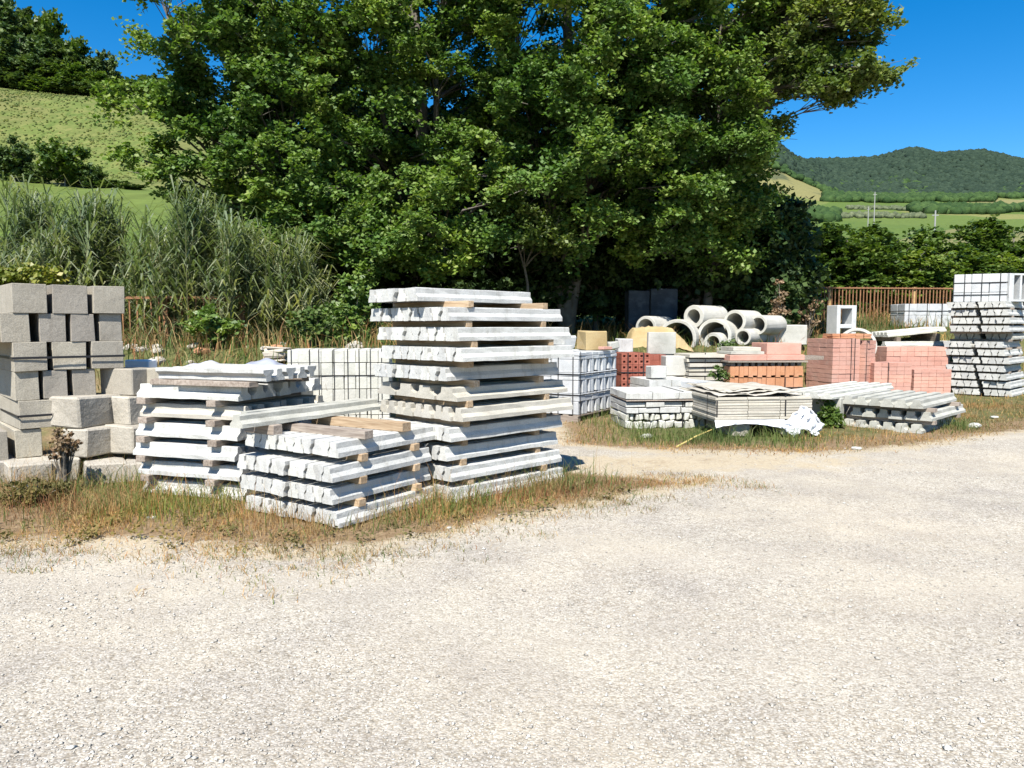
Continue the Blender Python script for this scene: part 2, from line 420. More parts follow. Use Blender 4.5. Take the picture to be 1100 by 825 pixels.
    hh = mth(t, 'ADD', hh, mth(t, 'MULTIPLY', mth(t, 'SUBTRACT', 1.0, v2.outputs['Distance']), .35))
    hh = mth(t, 'MULTIPLY', hh, mth(t, 'SUBTRACT', 1.0, mth(t, 'MULTIPLY', far, .8)))
    t.links.new(hh, b.inputs['Height']); t.links.new(b.outputs[0], p.inputs['Normal'])
    t.links.new(p.outputs[0], out.inputs[0]); return m

def build_ground():
    ys = list(np.arange(-8, 1.5, .5)) + list(np.arange(1.5, 26, .12))
    y = 26.0
    while y < 2700: ys.append(y); y *= 1.03
    ys = np.array(ys)
    us = np.linspace(-1.75, 1.75, 300)
    Y, U = np.meshgrid(ys, us, indexing='ij')
    X = U * (np.maximum(Y, 0) + 9)
    Z = terrain(X, Y)
    nY, nX = X.shape
    idx = np.arange(nY * nX).reshape(nY, nX)
    Fc = np.stack([idx[:-1, :-1], idx[:-1, 1:], idx[1:, 1:], idx[1:, :-1]], -1).reshape(-1, 4)
    me = mesh_np('ground', np.stack([X, Y, Z], -1).reshape(-1, 3), Fc, ground_material(), True)
    zl, zr = zone_left(X, Y), zone_right(X, Y)
    soil = np.maximum(sstep(-.55, .75, zl), sstep(-.7, .9, zr))
    soil = np.maximum(soil, sstep(0, 1.2, Y - bank_start(X)))
    trk = sstep(.9, .2, np.abs(Y - (8.3 + .05 * X))) * sstep(.2, .9, X) * sstep(6, 2.0, X)
    soil = np.maximum(soil, trk * .50)
    green = np.maximum(sstep(.0, 1.4, zr) * .62, sstep(.2, 2.2, Y - bank_start(X)) * .9)
    green = np.maximum(green, sstep(.6, 1.8, zl) * .5)
    far = sstep(24, 30, Y)
    c = np.stack([soil, green, far, np.ones_like(far)], -1).reshape(-1, 4).astype(np.float32)
    a = me.color_attributes.new('zone', 'FLOAT_COLOR', 'POINT'); a.data.foreach_set('color', c.ravel())
    tag(link(bpy.data.objects.new('ground', me)), kind='structure')
build_ground()

# loose stones of the gravel road
def build_pebbles(n=56000):
    t = rng.random(n)
    Y = 2.2 * np.exp(t * math.log(9.0 / 2.2)) if False else 2.1 + (rng.random(n) ** 1.5) * 7.5
    X = (rng.random(n) * 2 - 1) * (Y * .72 + .3)
    ok = (zone_left(X, Y) < .25) & (zone_right(X, Y) < .3); X, Y = X[ok], Y[ok]; n = len(X)
    keep = fbm(X * .9, Y * .9, 9, 3) + rng.random(n) * .5 > .55; X, Y = X[keep], Y[keep]; n = len(X)
    s = np.clip(rng.lognormal(-5.35, .42, n), .0025, .016)
    s = np.where(rng.random(n) < .006, s * 1.7, s)
    base = np.array([[1, 0, 0], [-1, 0, 0], [0, 1, 0], [0, -1, 0], [0, 0, 1], [0, 0, -.6]], float)
    fc = np.array([[0, 2, 4], [2, 1, 4], [1, 3, 4], [3, 0, 4], [2, 0, 5], [1, 2, 5], [3, 1, 5], [0, 3, 5]])
    V = base[None] * (1 + rng.uniform(-.3, .3, (n, 6, 3))) * np.array([1, .8, .55])
    a = rng.random(n) * 6.283; ca, sa = np.cos(a)[:, None], np.sin(a)[:, None]
    x = V[..., 0] * ca - V[..., 1] * sa; y = V[..., 0] * sa + V[..., 1] * ca
    V = np.stack([x, y, V[..., 2]], -1) * s[:, None, None]
    V[..., 0] += X[:, None]; V[..., 1] += Y[:, None]; V[..., 2] += (terrain(X, Y) + s * .25)[:, None]
    Fc = (fc[None] + (np.arange(n) * 6)[:, None, None]).reshape(-1, 3)
    m, t, out = nt('pebble')
    g = t.nodes.new('ShaderNodeNewGeometry')
    c = ramp(t, g.outputs['Random Per Island'], [(0, (.24, .22, .19)), (.3, (.36, .335, .29)), (.75, (.46, .43, .375)), (1, (.55, .525, .47))]).outputs[0]
    p = N(t, 'ShaderNodeBsdfPrincipled', Roughness=.9); t.links.new(c, p.inputs['Base Color']); t.links.new(p.outputs[0], out.inputs[0])
    tag(link(bpy.data.objects.new('loose_gravel', mesh_np('loose_gravel', V.reshape(-1, 3), Fc, m))),
        'pale loose gravel scattered over the yard in the foreground', 'gravel', kind='stuff')
build_pebbles()

# ------------------------------------------------------------------ foliage meshes
def leaf_mesh(name, C, size, mat, up=.5, asp=1.35, droop=.0, rg=None):
    rg = rg or rng
    C = np.asarray(C, float); n = len(C)
    nrm = rg.normal(size=(n, 3)); nrm /= np.linalg.norm(nrm, axis=1)[:, None]
    nrm[:, 2] = np.abs(nrm[:, 2]) + up; nrm[:, 1] -= up * .35
    nrm /= np.linalg.norm(nrm, axis=1)[:, None]
    a = np.cross(nrm, rg.normal(size=(n, 3))); a /= np.linalg.norm(a, axis=1)[:, None]
    a[:, 2] -= droop; a /= np.linalg.norm(a, axis=1)[:, None]
    b = np.cross(nrm, a)
    s = (size * rg.uniform(.65, 1.3, n))[:, None]
    fold = nrm * s * .12
    V = np.stack([C - a * s * .5 * asp, C + b * s * .5 - fold, C + a * s * .5 * asp, C - b * s * .5 - fold], 1)
    Fc = np.arange(n * 4).reshape(n, 4)
    return mesh_np(name, V.reshape(-1, 3), Fc, mat)

def cluster_points(cen, rad, per, rg=None, flat=.7):
    rg = rg or rng
    cen = np.asarray(cen, float); k = len(cen)
    rad = np.broadcast_to(np.asarray(rad, float), (k,))
    # leaves hang in sprays: a dozen short twigs per clump, each with leaves gathered round it
    nt_ = 11
    tw = rg.normal(size=(k, nt_, 3)); tw /= np.linalg.norm(tw, axis=2)[..., None]
    tw = tw * rg.uniform(.45, 1.35, (k, nt_, 1))
    pick = rg.integers(0, nt_, (k, per))
    p = np.take_along_axis(tw, pick[..., None], 1) * (rg.random((k, per, 1)) ** .55)
    p = p + rg.normal(size=(k, per, 3)) * .17
    p = p * np.array([1, 1, flat]) * rad[:, None, None]
    return (p + cen[:, None]).reshape(-1, 3)

def branches(mb, base, stems, cen, trunk_r, sub=1.0):
    """trunk with a few stems, then one limb to every clump of leaves"""
    nodes = []
    for (top, r0) in stems:
        b = Vector(base); tp = Vector(top); pts, rad = [], []
        for i in range(9):
            f = i / 8
            p = b.lerp(tp, f) + Vector((math.sin(f * 5 + tp.x) * .18, math.cos(f * 4 + tp.y) * .15, 0)) * f
            if i == 0: p.z -= .3
            pts.append(p); rad.append(r0 * (1 - f * .8))
        mb.tube(pts, rad, 8)
        nodes += list(zip(pts[2:], rad[2:]))
    for c in cen:
        c = Vector(c); best = min(nodes, key=lambda nd: (nd[0] - c).length + max(0, nd[0].z - c.z + .4) * 2.5)
        p0, r0 = best
        d = c - p0; mid = p0 + d * .5 + Vector((random.uniform(-.2, .2), random.uniform(-.2, .2), .12 * d.length))
        r = min(r0 * .5, .018 + d.length * .011)
        mb.tube([p0, p0.lerp(mid, .5) + Vector((0, 0, .04)), mid, c], [r, r * .8, r * .55, .006], 5, False)
        for q in range(3):
            e = c + Vector((random.gauss(0, .2), random.gauss(0, .2), random.gauss(0, .14)))
            mb.tube([mid.lerp(c, .5), e], [r * .35, .004], 4, False)

def crown_centres(ells, n, rg, shell=.45):
    """clump centres spread through a union of ellipsoids, more of them near its surface"""
    vol = np.array([e[1][0] * e[1][1] * e[1][2] for e in ells]) ** .75; vol /= vol.sum()
    out = []
    while len(out) < n:
        c, r = ells[rg.choice(len(ells), p=vol)]
        d = rg.normal(size=3); d /= np.linalg.norm(d)
        q = (shell + (1 - shell) * rg.random()) if rg.random() < .75 else rg.random() ** .5
        out.append(np.array(c) + d * np.array(r) * q)
    return np.array(out)

def E(px, py, rx, ry, Y, ryd):
    c = at(px, py, Y); s = Y / F
    return (tuple(c), (rx * s, ryd, ry * s))

def big_tree(label, base, stems, ells, n, per, rad, size, mat, seed, trunk_r=.3, name='broadleaf_tree', group=None, up=.5):
    rg = np.random.default_rng(seed)
    bz = tz(base[0], base[1])
    r = thing(name, label, 'tree', (base[0], base[1], bz), 0, group)
    o = np.array([base[0], base[1], bz])
    cen = crown_centres(ells, n, rg)
    cen = cen[cen[:, 2] > bz + .5] - o
    mb = MB(); branches(mb, (0, 0, 0), [((np.array(s) - o), q) for s, q in stems], [tuple(c) for c in cen], trunk_r)
    mb.obj('trunk', M['bark'], r, smooth=True)
    pts = cluster_points(cen, rad * rg.uniform(.7, 1.25, len(cen)), per, rg)
    mobj('crown', leaf_mesh('crown', pts, size, mat, up, rg=rg), r)
    return r
# ------------------------------------------------------------------ stacks of concrete beams
ORD = ['first', 'second', 'third', 'fourth', 'fifth', 'sixth', 'seventh', 'eighth', 'ninth', 'tenth', 'eleventh', 'twelfth', 'thirteenth', 'fourteenth', 'fifteenth', 'sixteenth']
def ordn(i, n, a='leftmost', b='rightmost'):
    return a if i == 0 else (b if i == n - 1 else ORD[i] + ' from left' if a == 'leftmost' else ORD[i] + ' from front')
def layn(i, n): return 'top layer' if i == 0 else ('bottom layer' if i == n - 1 else ORD[i] + ' layer')

def T_prof(a, b, h, t1=.3, t2=.58, cham=.006):
    return [(-a, 0), (a, 0), (a, h * t1), (b, h * t2), (b * .97, h - cham), (b * .97 - cham, h), (-b * .97 + cham, h), (-b * .97, h - cham), (-b, h * t2), (-a, h * t1)]
def flip(p, h): return [(y, h - z) for y, z in p][::-1]
_bm = {}
def beam_meshes(key, prof, L, mat):
    if key not in _bm:
        _bm[key] = []
        for k in range(4):
            mb = MB(); mb.prism(prof, L, max(6, int(L / .12)), .0014, .006); _bm[key].append(mb.mesh('concrete_beam', mat))
    return random.choice(_bm[key])
_sp = {}
def spacer(O, phi, e1, z, length, w, h, label, group, mat='wood', y0=0.0):
    k = (round(length, 2), round(w, 3), round(h, 3), mat)
    if k not in _sp:
        mb = MB(); mb.box(-w / 2, w / 2, 0, length, 0, h, .002); _sp[k] = mb.mesh('timber_spacer', M[mat], .003)
    c, s = math.cos(phi), math.sin(phi)
    o = mobj('timber_spacer', _sp[k], None, (O[0] + c * e1 - s * y0, O[1] + s * e1 + c * y0, z), phi + random.uniform(-.03, .03))
    return tag(o, label, 'spacer', group)

def layer(O, phi, L, z, kind, n, pitch, mat, lab, group, e1=0.0, e2=0.0, order='left', a=None, b=None, h=.114, jl=.02, skip=(), first_up=True):
    c, s = math.cos(phi), math.sin(phi)
    for k in range(n):
        if k in skip: continue
        up = True if kind == 'up' else (k % 2 == 0) == first_up
        aa = a or pitch * .545; bb = b or pitch * .33
        prof = T_prof(aa, bb, h)
        if not up: prof = flip(prof, h)
        me = beam_meshes((kind, up, round(L, 2), round(aa, 3), round(bb, 3), h, mat), prof, L, M[mat])
        u = e1 + random.uniform(-jl, jl); v = e2 + aa + k * pitch
        o = mobj('concrete_beam', me, None, (O[0] + c * u - s * v, O[1] + s * u + c * v, z), phi + random.uniform(-.006, .006))
        i = n - 1 - k if order == 'left' else k
        tag(o, lab.replace('#', ordn(i, n) if order == 'left' else ordn(i, n, 'frontmost', 'rearmost')), 'concrete beam', group)

# --- the tall stack in the middle, eleven layers
OT, PT = (-.474, 6.46), R(45)
GT = 'concrete beams of the tall centre stack'
lay = 11; dz = .171
shift = [(-.10, .36), (-.02, .05), (0, -.05), (0, -.08), (-.02, .0), (.03, .02), (.05, -.02), (0, .05), (0, .10), (0, .05), (0, 0)]
for i in range(lay):
    z = (lay - 1 - i) * dz + .005
    e1, e2 = shift[i]
    ln = layn(i, lay)
    if i in (5,):
        layer(OT, PT, 1.42, z, 'up', 4, .295, 'beige', f'wide beige coping beam, #, in the {ln} of the tall centre stack', GT, e1, e2, a=.135, b=.075)
    elif i == 6:
        layer(OT, PT, 1.42, z, 'up', 9, .132, 'beige', f'toothed beige beam, #, in the {ln} of the tall centre stack', GT, e1, e2, a=.064, b=.036)
    elif i == 4:
        layer(OT, PT, 1.42, z, 'mix', 10, .1035, 'white', f'white interlocked beam, #, in the {ln} of the tall centre stack', GT, e1 + .02, e2 + .12)
    else:
        layer(OT, PT, 1.42, z, 'mix', 7 if i == 0 else 11 if i in (1, 2, 3, 8) else 10, .1035, 'white', f'white interlocked beam, #, in the {ln} of the tall centre stack', GT, e1, e2)
    if i < lay - 1:
        for q, (u, wd) in enumerate(((.22, .068), (1.14, .065))):
            spacer(OT, PT, u + random.uniform(-.05, .05), z - dz + .114, 1.06 + random.uniform(-.05, .06), wd, dz - .114,
                   f'timber spacer under the {ln} of the tall centre stack, {"near" if q == 0 else "far"} end', 'timber spacers of the tall centre stack',
                   'wood', (.07 if i == 0 else max(e2, shift[i + 1][1])) - random.uniform(-.015, .015))
# --- low white stack in front
OB, PB = (-1.303, 5.63), R(56.6)
GB = 'concrete beams of the low front stack'
for i in range(4):
    z = (3 - i) * .172 + .005; ln = layn(i, 4)
    layer(OB, PB, 1.14, z, 'mix', 11, .0985, 'white', f'white interlocked beam, #, in the {ln} of the low front stack', GB, [.07, -.02, 0, .03][i], [.02, 0, .03, -.02][i])
    if i < 3:
        for q, u in enumerate((.30, .92)):
            spacer(OB, PB, u + random.uniform(-.03, .03), z - .058, 1.1, .075, .058,
                   f'timber spacer under the {ln} of the low front stack, {"near" if q == 0 else "far"} end', 'timber spacers of the low front stack', 'wood', -.01)
zt = 3 * .172 + .005 + .114
o = spacer(OB, PB, .34, zt, 1.02, .10, .06, 'weathered plank lying across the top of the low front stack', None, 'oldwood', -.02); o['category'] = 'plank'; o.name = 'plank'
o = spacer(OB, PB, .80, zt, 1.05, .11, .075, 'pale timber baulk across the top of the low front stack, behind the plank', None, 'wood', .0); o['category'] = 'timber'; o.name = 'timber_baulk'
mb = MB(); mb.prism(T_prof(.075, .042, .10), 1.55, 12, .0015, .01)
c_, s_ = math.cos(PB), math.sin(PB)
o = mb.obj('concrete_beam', M['greyc']); o.location = (OB[0] + c_ * -.20 - s_ * .87, OB[1] + s_ * -.20 + c_ * .87, zt + .077); o.rotation_euler = (0, R(-.3), PB)
tag(o, 'long grey concrete beam lying loose between the left stack and the tall centre stack', 'concrete beam')
mb = MB(); mb.prism(T_prof(.07, .04, .10), 1.3, 12, .0015, .01)
o = mb.obj('concrete_beam', M['greyc']); o.location = (OB[0] + c_ * .0 - s_ * 1.03, OB[1] + s_ * .0 + c_ * 1.03, zt + .077); o.rotation_euler = (0, 0, PB)
tag(o, 'shorter grey concrete beam just behind the long loose one', 'concrete beam')
spacer(OB, PB, .10, zt, .36, .09, .077, 'short timber block under the near end of the long loose beam', 'timber blocks under the long loose beam', 'oldwood', .74)

# --- left stack, beams seen along their length
A0, PA = (-3.37, 6.88), R(-18.9)
GA = 'concrete beams of the left stack'
LA = 1.10
matA = ['white', 'beige', 'white', 'white', 'white', 'white']
for i in range(6):
    z = (5 - i) * .172 + .005; ln = ORD[i + 1] + ' layer' if i < 5 else 'bottom layer'
    layer(A0, PA, LA, z, 'up', 7, .18, matA[i], f'{"beige" if matA[i] == "beige" else "white"} beam, #, in the {ln} of the left stack', GA,
          [.02, .03, .0, -.04, -.02, .0][i], [0, .03, .0, -.03, .0, .02][i], order='front', a=.084, b=.044, h=.118, jl=.03)
    if i < 5:
        for q, u in enumerate((.10, .83)):
            spacer(A0, PA, u + random.uniform(-.04, .04), z - .054, 1.22, .10, .054, f'grey timber spacer under the {ln} of the left stack, {"left" if q == 0 else "right"} end',
                   'timber spacers of the left stack', 'oldwood', -.05)
zA = 5 * .172 + .123
for q, (u, v, l, lb) in enumerate(((.16, .02, .66, 'left'), (.46, -.02, .80, 'right'))):
    mb = MB(); mb.box(0, l, 0, .12, 0, .045, .004); c_, s_ = math.cos(PA), math.sin(PA)
    for dv in (0, .75):
        o = mobj('plank', mb.mesh('plank', M['oldwood'], .003), None, (A0[0] + c_ * u - s_ * (v + dv), A0[1] + s_ * u + c_ * (v + dv), zA), PA + [.02, -.03][q])
        tag(o, f'weathered plank under the top beams of the left stack, {lb} of two, {"front" if dv == 0 else "rear"} pair', 'plank', 'planks on the left stack')
for k in range(5):
    up = k % 2 == 1
    pr = T_prof(.07, .036, .10); pr = pr if up else flip(pr, .10)
    me = beam_meshes(('topA', up), pr, 1.12, M['white'])
    c_, s_ = math.cos(PA), math.sin(PA); u, v = .24, .08 + k * .165
    tag(mobj('concrete_beam', me, None, (A0[0] + c_ * u - s_ * v, A0[1] + s_ * u + c_ * v, zA + .048), PA),
        f'white beam, {ordn(k, 5, "frontmost", "rearmost")}, in the top layer of the left stack on planks', 'concrete beam', GA)

# --- low grey stack on the right
OC, PC = (5.66, 10.62), R(46)
GC = 'grey concrete beams of the low right stack'
for i in range(3):
    z = (2 - i) * .175 + .005; ln = layn(i, 3)
    layer(OC, PC, 1.66, z, 'up', 6, .185, 'greyc', f'weathered grey beam, #, in the {ln} of the low right stack', GC, [-.05, .08, 0][i], [-.02, -.1, 0][i], a=.088, b=.052, h=.12, jl=.05)
    if i < 2:
        for q, u in enumerate((.22, 1.4)):
            spacer(OC, PC, u, z - .055, 1.2, .11, .055, f'pale spacer under the {ln} of the low right stack, {"near" if q == 0 else "far"} end', 'spacers of the low right stack', 'oldwood', -.12)
for k in range(4):
    p0, p1 = gp(901 + k * 12 - 14, 431 - k * 2.2, .44), gp(985 - k * 9, 416 - k * .5, .44)
    d = p1 - p0
    me = beam_meshes(('long', 0), T_prof(.085, .05, .10), 2.6, M['pale'])
    o = mobj('concrete_beam', me, None, (4.55 - k * .135, 11.15 + k * .13, .44), R(46))
    tag(o, f'long pale beam, {ordn(3 - k, 4)}, of the bundle lying behind the low right stack', 'concrete beam', 'long pale beams behind the low right stack')
for q, t in enumerate((.35, 2.1)):
    c_, s_ = math.cos(R(46)), math.sin(R(46))
    mb = MB(); mb.box(-.08, .08, -.1, .52, 0, .44, .006)
    o = mobj('concrete_support', mb.mesh('concrete_support', M['greyc'], .01), None, (4.55 + c_ * t, 11.15 + s_ * t, 0), R(46))
    tag(o, f'rough grey block carrying the {"near" if q == 0 else "far"} end of the long pale beam bundle', 'support block', 'blocks under the long pale beams')

# --- tall stack at the right edge
OD, PD = (10.42, 16.3), R(45)
GD = 'concrete beams of the right-hand tall stack'
offD = [(-.05, .02), (0, .0), (.02, -.05), (0, -.04), (.45, .0), (.0, .06), (0, .02), (.04, -.08), (0, .02), (0, -.03), (.02, -.1), (.05, -.12)]
for i in range(12):
    z = (11 - i) * .171 + .01; ln = layn(i, 12); mt = 'greyc' if i == 4 else 'white'
    for half in range(2):
        layer(OD, PD, 1.5, z, 'mix', 4, .132, mt, f'{"grey" if mt == "greyc" else "white"} interlocked beam, #, {"right" if half == 0 else "left"} half of the {ln}, right-hand tall stack',
              GD, offD[i][0] + random.uniform(-.03, .03), offD[i][1] + half * .60 + random.uniform(-.02, .02), a=.070, b=.048, h=.125)
    if i < 11:
        for q, u in enumerate((.35, 1.2)):
            spacer(OD, PD, u, z - .046, 1.2, .09, .046, f'dark timber spacer under the {ln} of the right-hand tall stack, {"near" if q == 0 else "far"} end', 'timber spacers of the right-hand tall stack', 'oldwood', -.02)

# --- grey block wall on the left
OW, PW = (-4.86, 7.40), R(42)
cw, sw = math.cos(PW), math.sin(PW)
def s_at(px):
    q = (px - 550) / F
    return (q * OW[1] - OW[0]) / (cw - q * sw)
rows = [[(16, 53), (59.5, 96), (102.5, 135.5)], [(-34, -6), (2, 33.5), (44, 72), (78, 103), (109, 133)], [(14, 50), (57, 93), (99, 132.5)],
        [(15, 41), (46, 72), (78, 102)], [(17, 53)], [(-30, 3), (12, 41.5)]]
rowname = ['top', 'second', 'third', 'fourth', 'fifth', 'lowest']
hb = .283; zb = .21
for i, r_ in enumerate(rows):
    for j, (a, b) in enumerate(r_):
        s0, s1 = s_at(a), s_at(b)
        mb = MB(); dpt = .95
        nz = 1
        mb.box(0, s1 - s0, 0, dpt, 0, hb - .004, .005)
        o = mb.obj('concrete_block', M['block'], None, .004)
        e2 = random.uniform(-.02, .03)
        o.location = (OW[0] + cw * s0 - sw * e2, OW[1] + sw * s0 + cw * e2, zb + (5 - i) * hb)
        o.rotation_euler = (0, 0, PW + random.uniform(-.014, .014))
        tag(o, f'smooth grey concrete block, {ordn(j, len(r_))}, in the {rowname[i]} row of the grey block wall', 'concrete block', 'grey blocks of the stacked wall')
# split blocks at the lower right of the wall and the rough course under it
def wall_block(name, px, py, Y, w_, d_, h_, phi, label, mat='block', jit=.006, z=None, bev=.01, group=None):
    p = at(px, py, Y)
    mb = MB(); mb.box(0, w_, 0, d_, 0, h_, jit)
    o = mb.obj(name, M[mat], None, bev)
    o.location = (p.x, p.y, p.z if z is None else z); o.rotation_euler = (0, 0, phi)
    return tag(o, label, 'concrete block', group)
GW = 'split grey blocks beside the stacked wall'
wall_block('concrete_block', 143, 424, 7.95, .36, .46, hb - .004, R(68), 'pale grey block with a broad lit face at the right end of the fourth row', z=zb + 2 * hb, group=GW)
wall_block('concrete_block', 180, 424, 8.02, .34, .40, hb - .004, R(68), 'pale grey block right of the fourth row, half behind the left beam stack', z=zb + 2 * hb, group=GW)
wall_block('concrete_block', 87, 458, 7.55, .62, .44, hb + .015, R(72), 'large split-faced grey block with a broken left face, above the dried weed', 'roughblock', .03, zb + hb - .004, .02, GW)
wall_block('concrete_block', 140, 458, 7.8, .50, .24, hb, R(68), 'split grey block between the large broken one and the left beam stack', 'roughblock', .015, zb + hb, .012, GW)
wall_block('concrete_block', 92, 490, 7.5, .55, .34, hb - .005, R(66), 'split grey block behind the dried weed, in the lowest row', 'roughblock', .02, zb, .015, GW)
wall_block('concrete_block', 142, 490, 7.62, .5, .40, hb - .006, R(66), 'split grey block behind the green grass tuft, in the lowest row', 'roughblock', .02, zb, .015, GW)
for k, (a, wd, ph, y) in enumerate(((-35, .36, 42, 7.15), (3, .36, 40, 7.12), (42, .30, 38, 7.35), (86, .36, 30, 7.3), (128, .30, 22, 7.45))):
    q = (a - 550) / F
    mb = MB(); mb.box(0, wd, 0, .7, -.06, zb - .003 if k < 3 else zb - .04, .018)
    o = mb.obj('rough_block', M['roughblock'], None, .015); o.location = (q * y, y, 0); o.rotation_euler = (0, 0, R(ph))
    tag(o, f'rough grey base block, {ordn(k, 5)}, lying in the weeds under the grey block wall', 'concrete block', 'rough base blocks under the grey wall')
for i, nm in ((2, 'third'), (4, 'fifth')):
    L1 = s_at(132 if i == 2 else 52)
    mb = MB(); zz = zb + (5 - i) * hb + hb * .42
    sA = s_at(14 if i == 2 else 17)
    mb.box(sA - .016, sA - .014, -.03, .9, 0, .022)
    pts = [(sA - .016, -.030), (L1 * .5, -.032), (L1 + .006, -.03)]
    for (xa, ya), (xb, yb) in zip(pts[:-1], pts[1:]):
        mb.box(xa, xb, ya - .002, ya, 0, .022)
    mb.box(L1 + .012, L1 + .014, -.03, .6, 0, .022)
    o = mb.obj('strap', M['strap']); o.location = (OW[0], OW[1], zz); o.rotation_euler = (0, 0, PW)
    tag(o, f'black packing strap round the {nm} row of the grey block wall', 'strap', 'straps round the grey block wall')

# ------------------------------------------------------------------ packs of bricks, blocks and slabs
def fr(O, phi): return Matrix.Translation(Vector((O[0], O[1], O[2] if len(O) > 2 else 0))) @ Matrix.Rotation(phi, 4, 'Z')
def straps(root, L, W, Hh, at_x=(), at_y=(), at_z=(), w_=.018):
    g = .004
    for x in at_x:
        mb = MB(); mb.box(x - w_ / 2, x + w_ / 2, -g - .002, -g, 0, Hh + g); mb.box(x - w_ / 2, x + w_ / 2, -g, W + g, Hh + g, Hh + g + .002)
        mb.obj('strap', M['strap'], root)
    for y in at_y:
        mb = MB(); mb.box(-g - .002, -g, y - w_ / 2, y + w_ / 2, 0, Hh + g); mb.box(L + g, L + g + .002, y - w_ / 2, y + w_ / 2, 0, Hh + g)
        mb.box(-g, L + g, y - w_ / 2, y + w_ / 2, Hh + g + .003, Hh + g + .005); mb.obj('strap', M['strap'], root)
    for z in at_z:
        mb = MB(); mb.box(-g - .004, L + g + .004, -g - .004, -g - .001, z, z + w_); mb.box(-g - .004, -g - .001, -g, W, z, z + w_); mb.box(L + g + .001, L + g + .004, -g, W, z, z + w_)
        mb.obj('strap', M['strap'], root)

def pallet(root, L, W):
    mb = MB()
    for y in np.linspace(0, W - .11, 6): mb.box(0, L, y, y + .10, -.022, -.003, .002)
    p = mb.obj('pallet', M['oldwood'], root)
    for x in (0.0, L * .5 - .045, L - .09):
        mb = MB(); mb.box(x, x + .09, .01, W - .01, -.12, -.024, .003); mb.obj('runner', M['oldwood'], p)

def block_pack(name, label, cat, O, phi, nx, ny, nz, sx, sy, sz, mat, gap=.006, jit=.004, pname='block', group=None, bev=.006, drop=(), st=None, base=True):
    """blocks of one strapped pack; blocks nobody can see inside the pack are left out"""
    r = thing(name, label, cat, (O[0], O[1], O[2] if len(O) > 2 else 0), phi, group)
    mes = []
    for k in range(3):
        mb = MB(); mb.box(gap / 2, sx - gap / 2, gap / 2, sy - gap / 2, 0, sz - gap, .003); mes.append(mb.mesh(pname, M[mat], bev))
    z0 = 0
    if base:
        pallet(r, nx * sx, ny * sy)
    for k in range(nz):
        for j in range(ny):
            for i in range(nx):
                if (i, j, k) in drop or not (j == 0 or i == 0 or i == nx - 1 or k == nz - 1 or j == ny - 1): continue
                mobj(pname, random.choice(mes), r, (i * sx + random.gauss(0, jit), j * sy + random.gauss(0, jit), k * sz))
    if st: straps(r, nx * sx, ny * sy, nz * sz, *st)
    return r

def brick_mb(L, W, Hh, nL, nW, nz, gap=.006, jit=.002, holes=0.0):
    """one course-bonded brick pack as modelled bricks (front, both sides and top)"""
    mb = MB(); bl, bw, bh = L / nL, W / nW, Hh / nz
    for k in range(nz):
        for j in range(nW):
            for i in range(nL):
                if not (j in (0, nW - 1) or i in (0, nL - 1) or k == nz - 1): continue
                e = random.uniform(-jit, jit) * 2
                mb.box(i * bl + gap / 2, (i + 1) * bl - gap / 2, j * bw + gap / 2 + e, (j + 1) * bw - gap / 2 + e, k * bh, (k + 1) * bh - gap, jit)
    return mb

def course_pack(name, label, cat, O, phi, L, W, Hh, nL, nW, nz, mat, gap=.0045, pname='brick_course', st=None, group=None, per=1, jit=.002):
    r = thing(name, label, cat, O, phi, group)
    bl, bw, bh = L / nL, W / nW, Hh / nz
    for k0 in range(0, nz, per):
        mb = MB()
        dx, dy = random.gauss(0, jit * 1.5), random.gauss(0, jit * 1.5)
        for k in range(k0, min(nz, k0 + per)):
            for j in range(nW):
                for i in range(nL):
                    if not (j in (0, nW - 1) or i in (0, nL - 1) or k == nz - 1): continue
                    e = random.uniform(-jit, jit) * 2; f = random.uniform(-jit, jit)
                    mb.box(i * bl + gap / 2 + f + dx, (i + 1) * bl - gap / 2 + dx, j * bw + gap / 2 + e + dy, (j + 1) * bw - gap / 2 + dy, k * bh, (k + 1) * bh - gap, jit * .6)
        mb.obj(pname, M[mat], r)
    if st: straps(r, L, W, Hh, *st)
    return r

# white block pack left of the tall stack (behind the left stack)
block_pack('block_pack', 'white concrete block pack with a grid of black straps, left of the tall centre stack', 'block pack', (*at(309, 440, 10.3).xy, .12), R(6), 9, 3, 6, .150, .30, .177, 'pale', pname='block',
           st=((.06, .30, .42, .62, .80, .95, 1.1, 1.25), (), (.35, .71), .010), jit=.003)
# white hollow block pack right of the tall stack
p = (1.03, 11.9, .12)
r = thing('block_pack', 'white hollow block pack with dark recesses, just right of the tall centre stack', 'block pack', p, R(58))
for k in range(3):
    for i in range(6):
        for j in range(2):
            mb = MB(); x0 = i * .235; y0 = j * .5; z0 = k * .325
            # slab on top of a pair of feet with an open recess between them
            mb.box(x0 + .003, x0 + .232, y0, y0 + .49, z0 + .268, z0 + .322, .004); e_ = random.uniform(-.008, .008); mb.box(x0 + .003 + e_, x0 + .232 + e_, y0 + abs(e_), y0 + .49, z0 + .211, z0 + .264, .004)
            mb.box(x0 + .003, x0 + .075, y0 + .01, y0 + .48, z0, z0 + .208, .004)
            mb.box(x0 + .160, x0 + .232, y0 + .01, y0 + .48, z0 + random.uniform(0, .02), z0 + .208, .004)
            mb.box(x0 + .076, x0 + .159, y0 + .14, y0 + .40, z0, z0 + .207)
            mb.obj('block', M['bluewhite'], r, .006)
straps(r, 1.41, 1.0, .98, (.05,), (.10, .36,), (.30, .62), .016)
pallet(r, 1.41, 1.0)

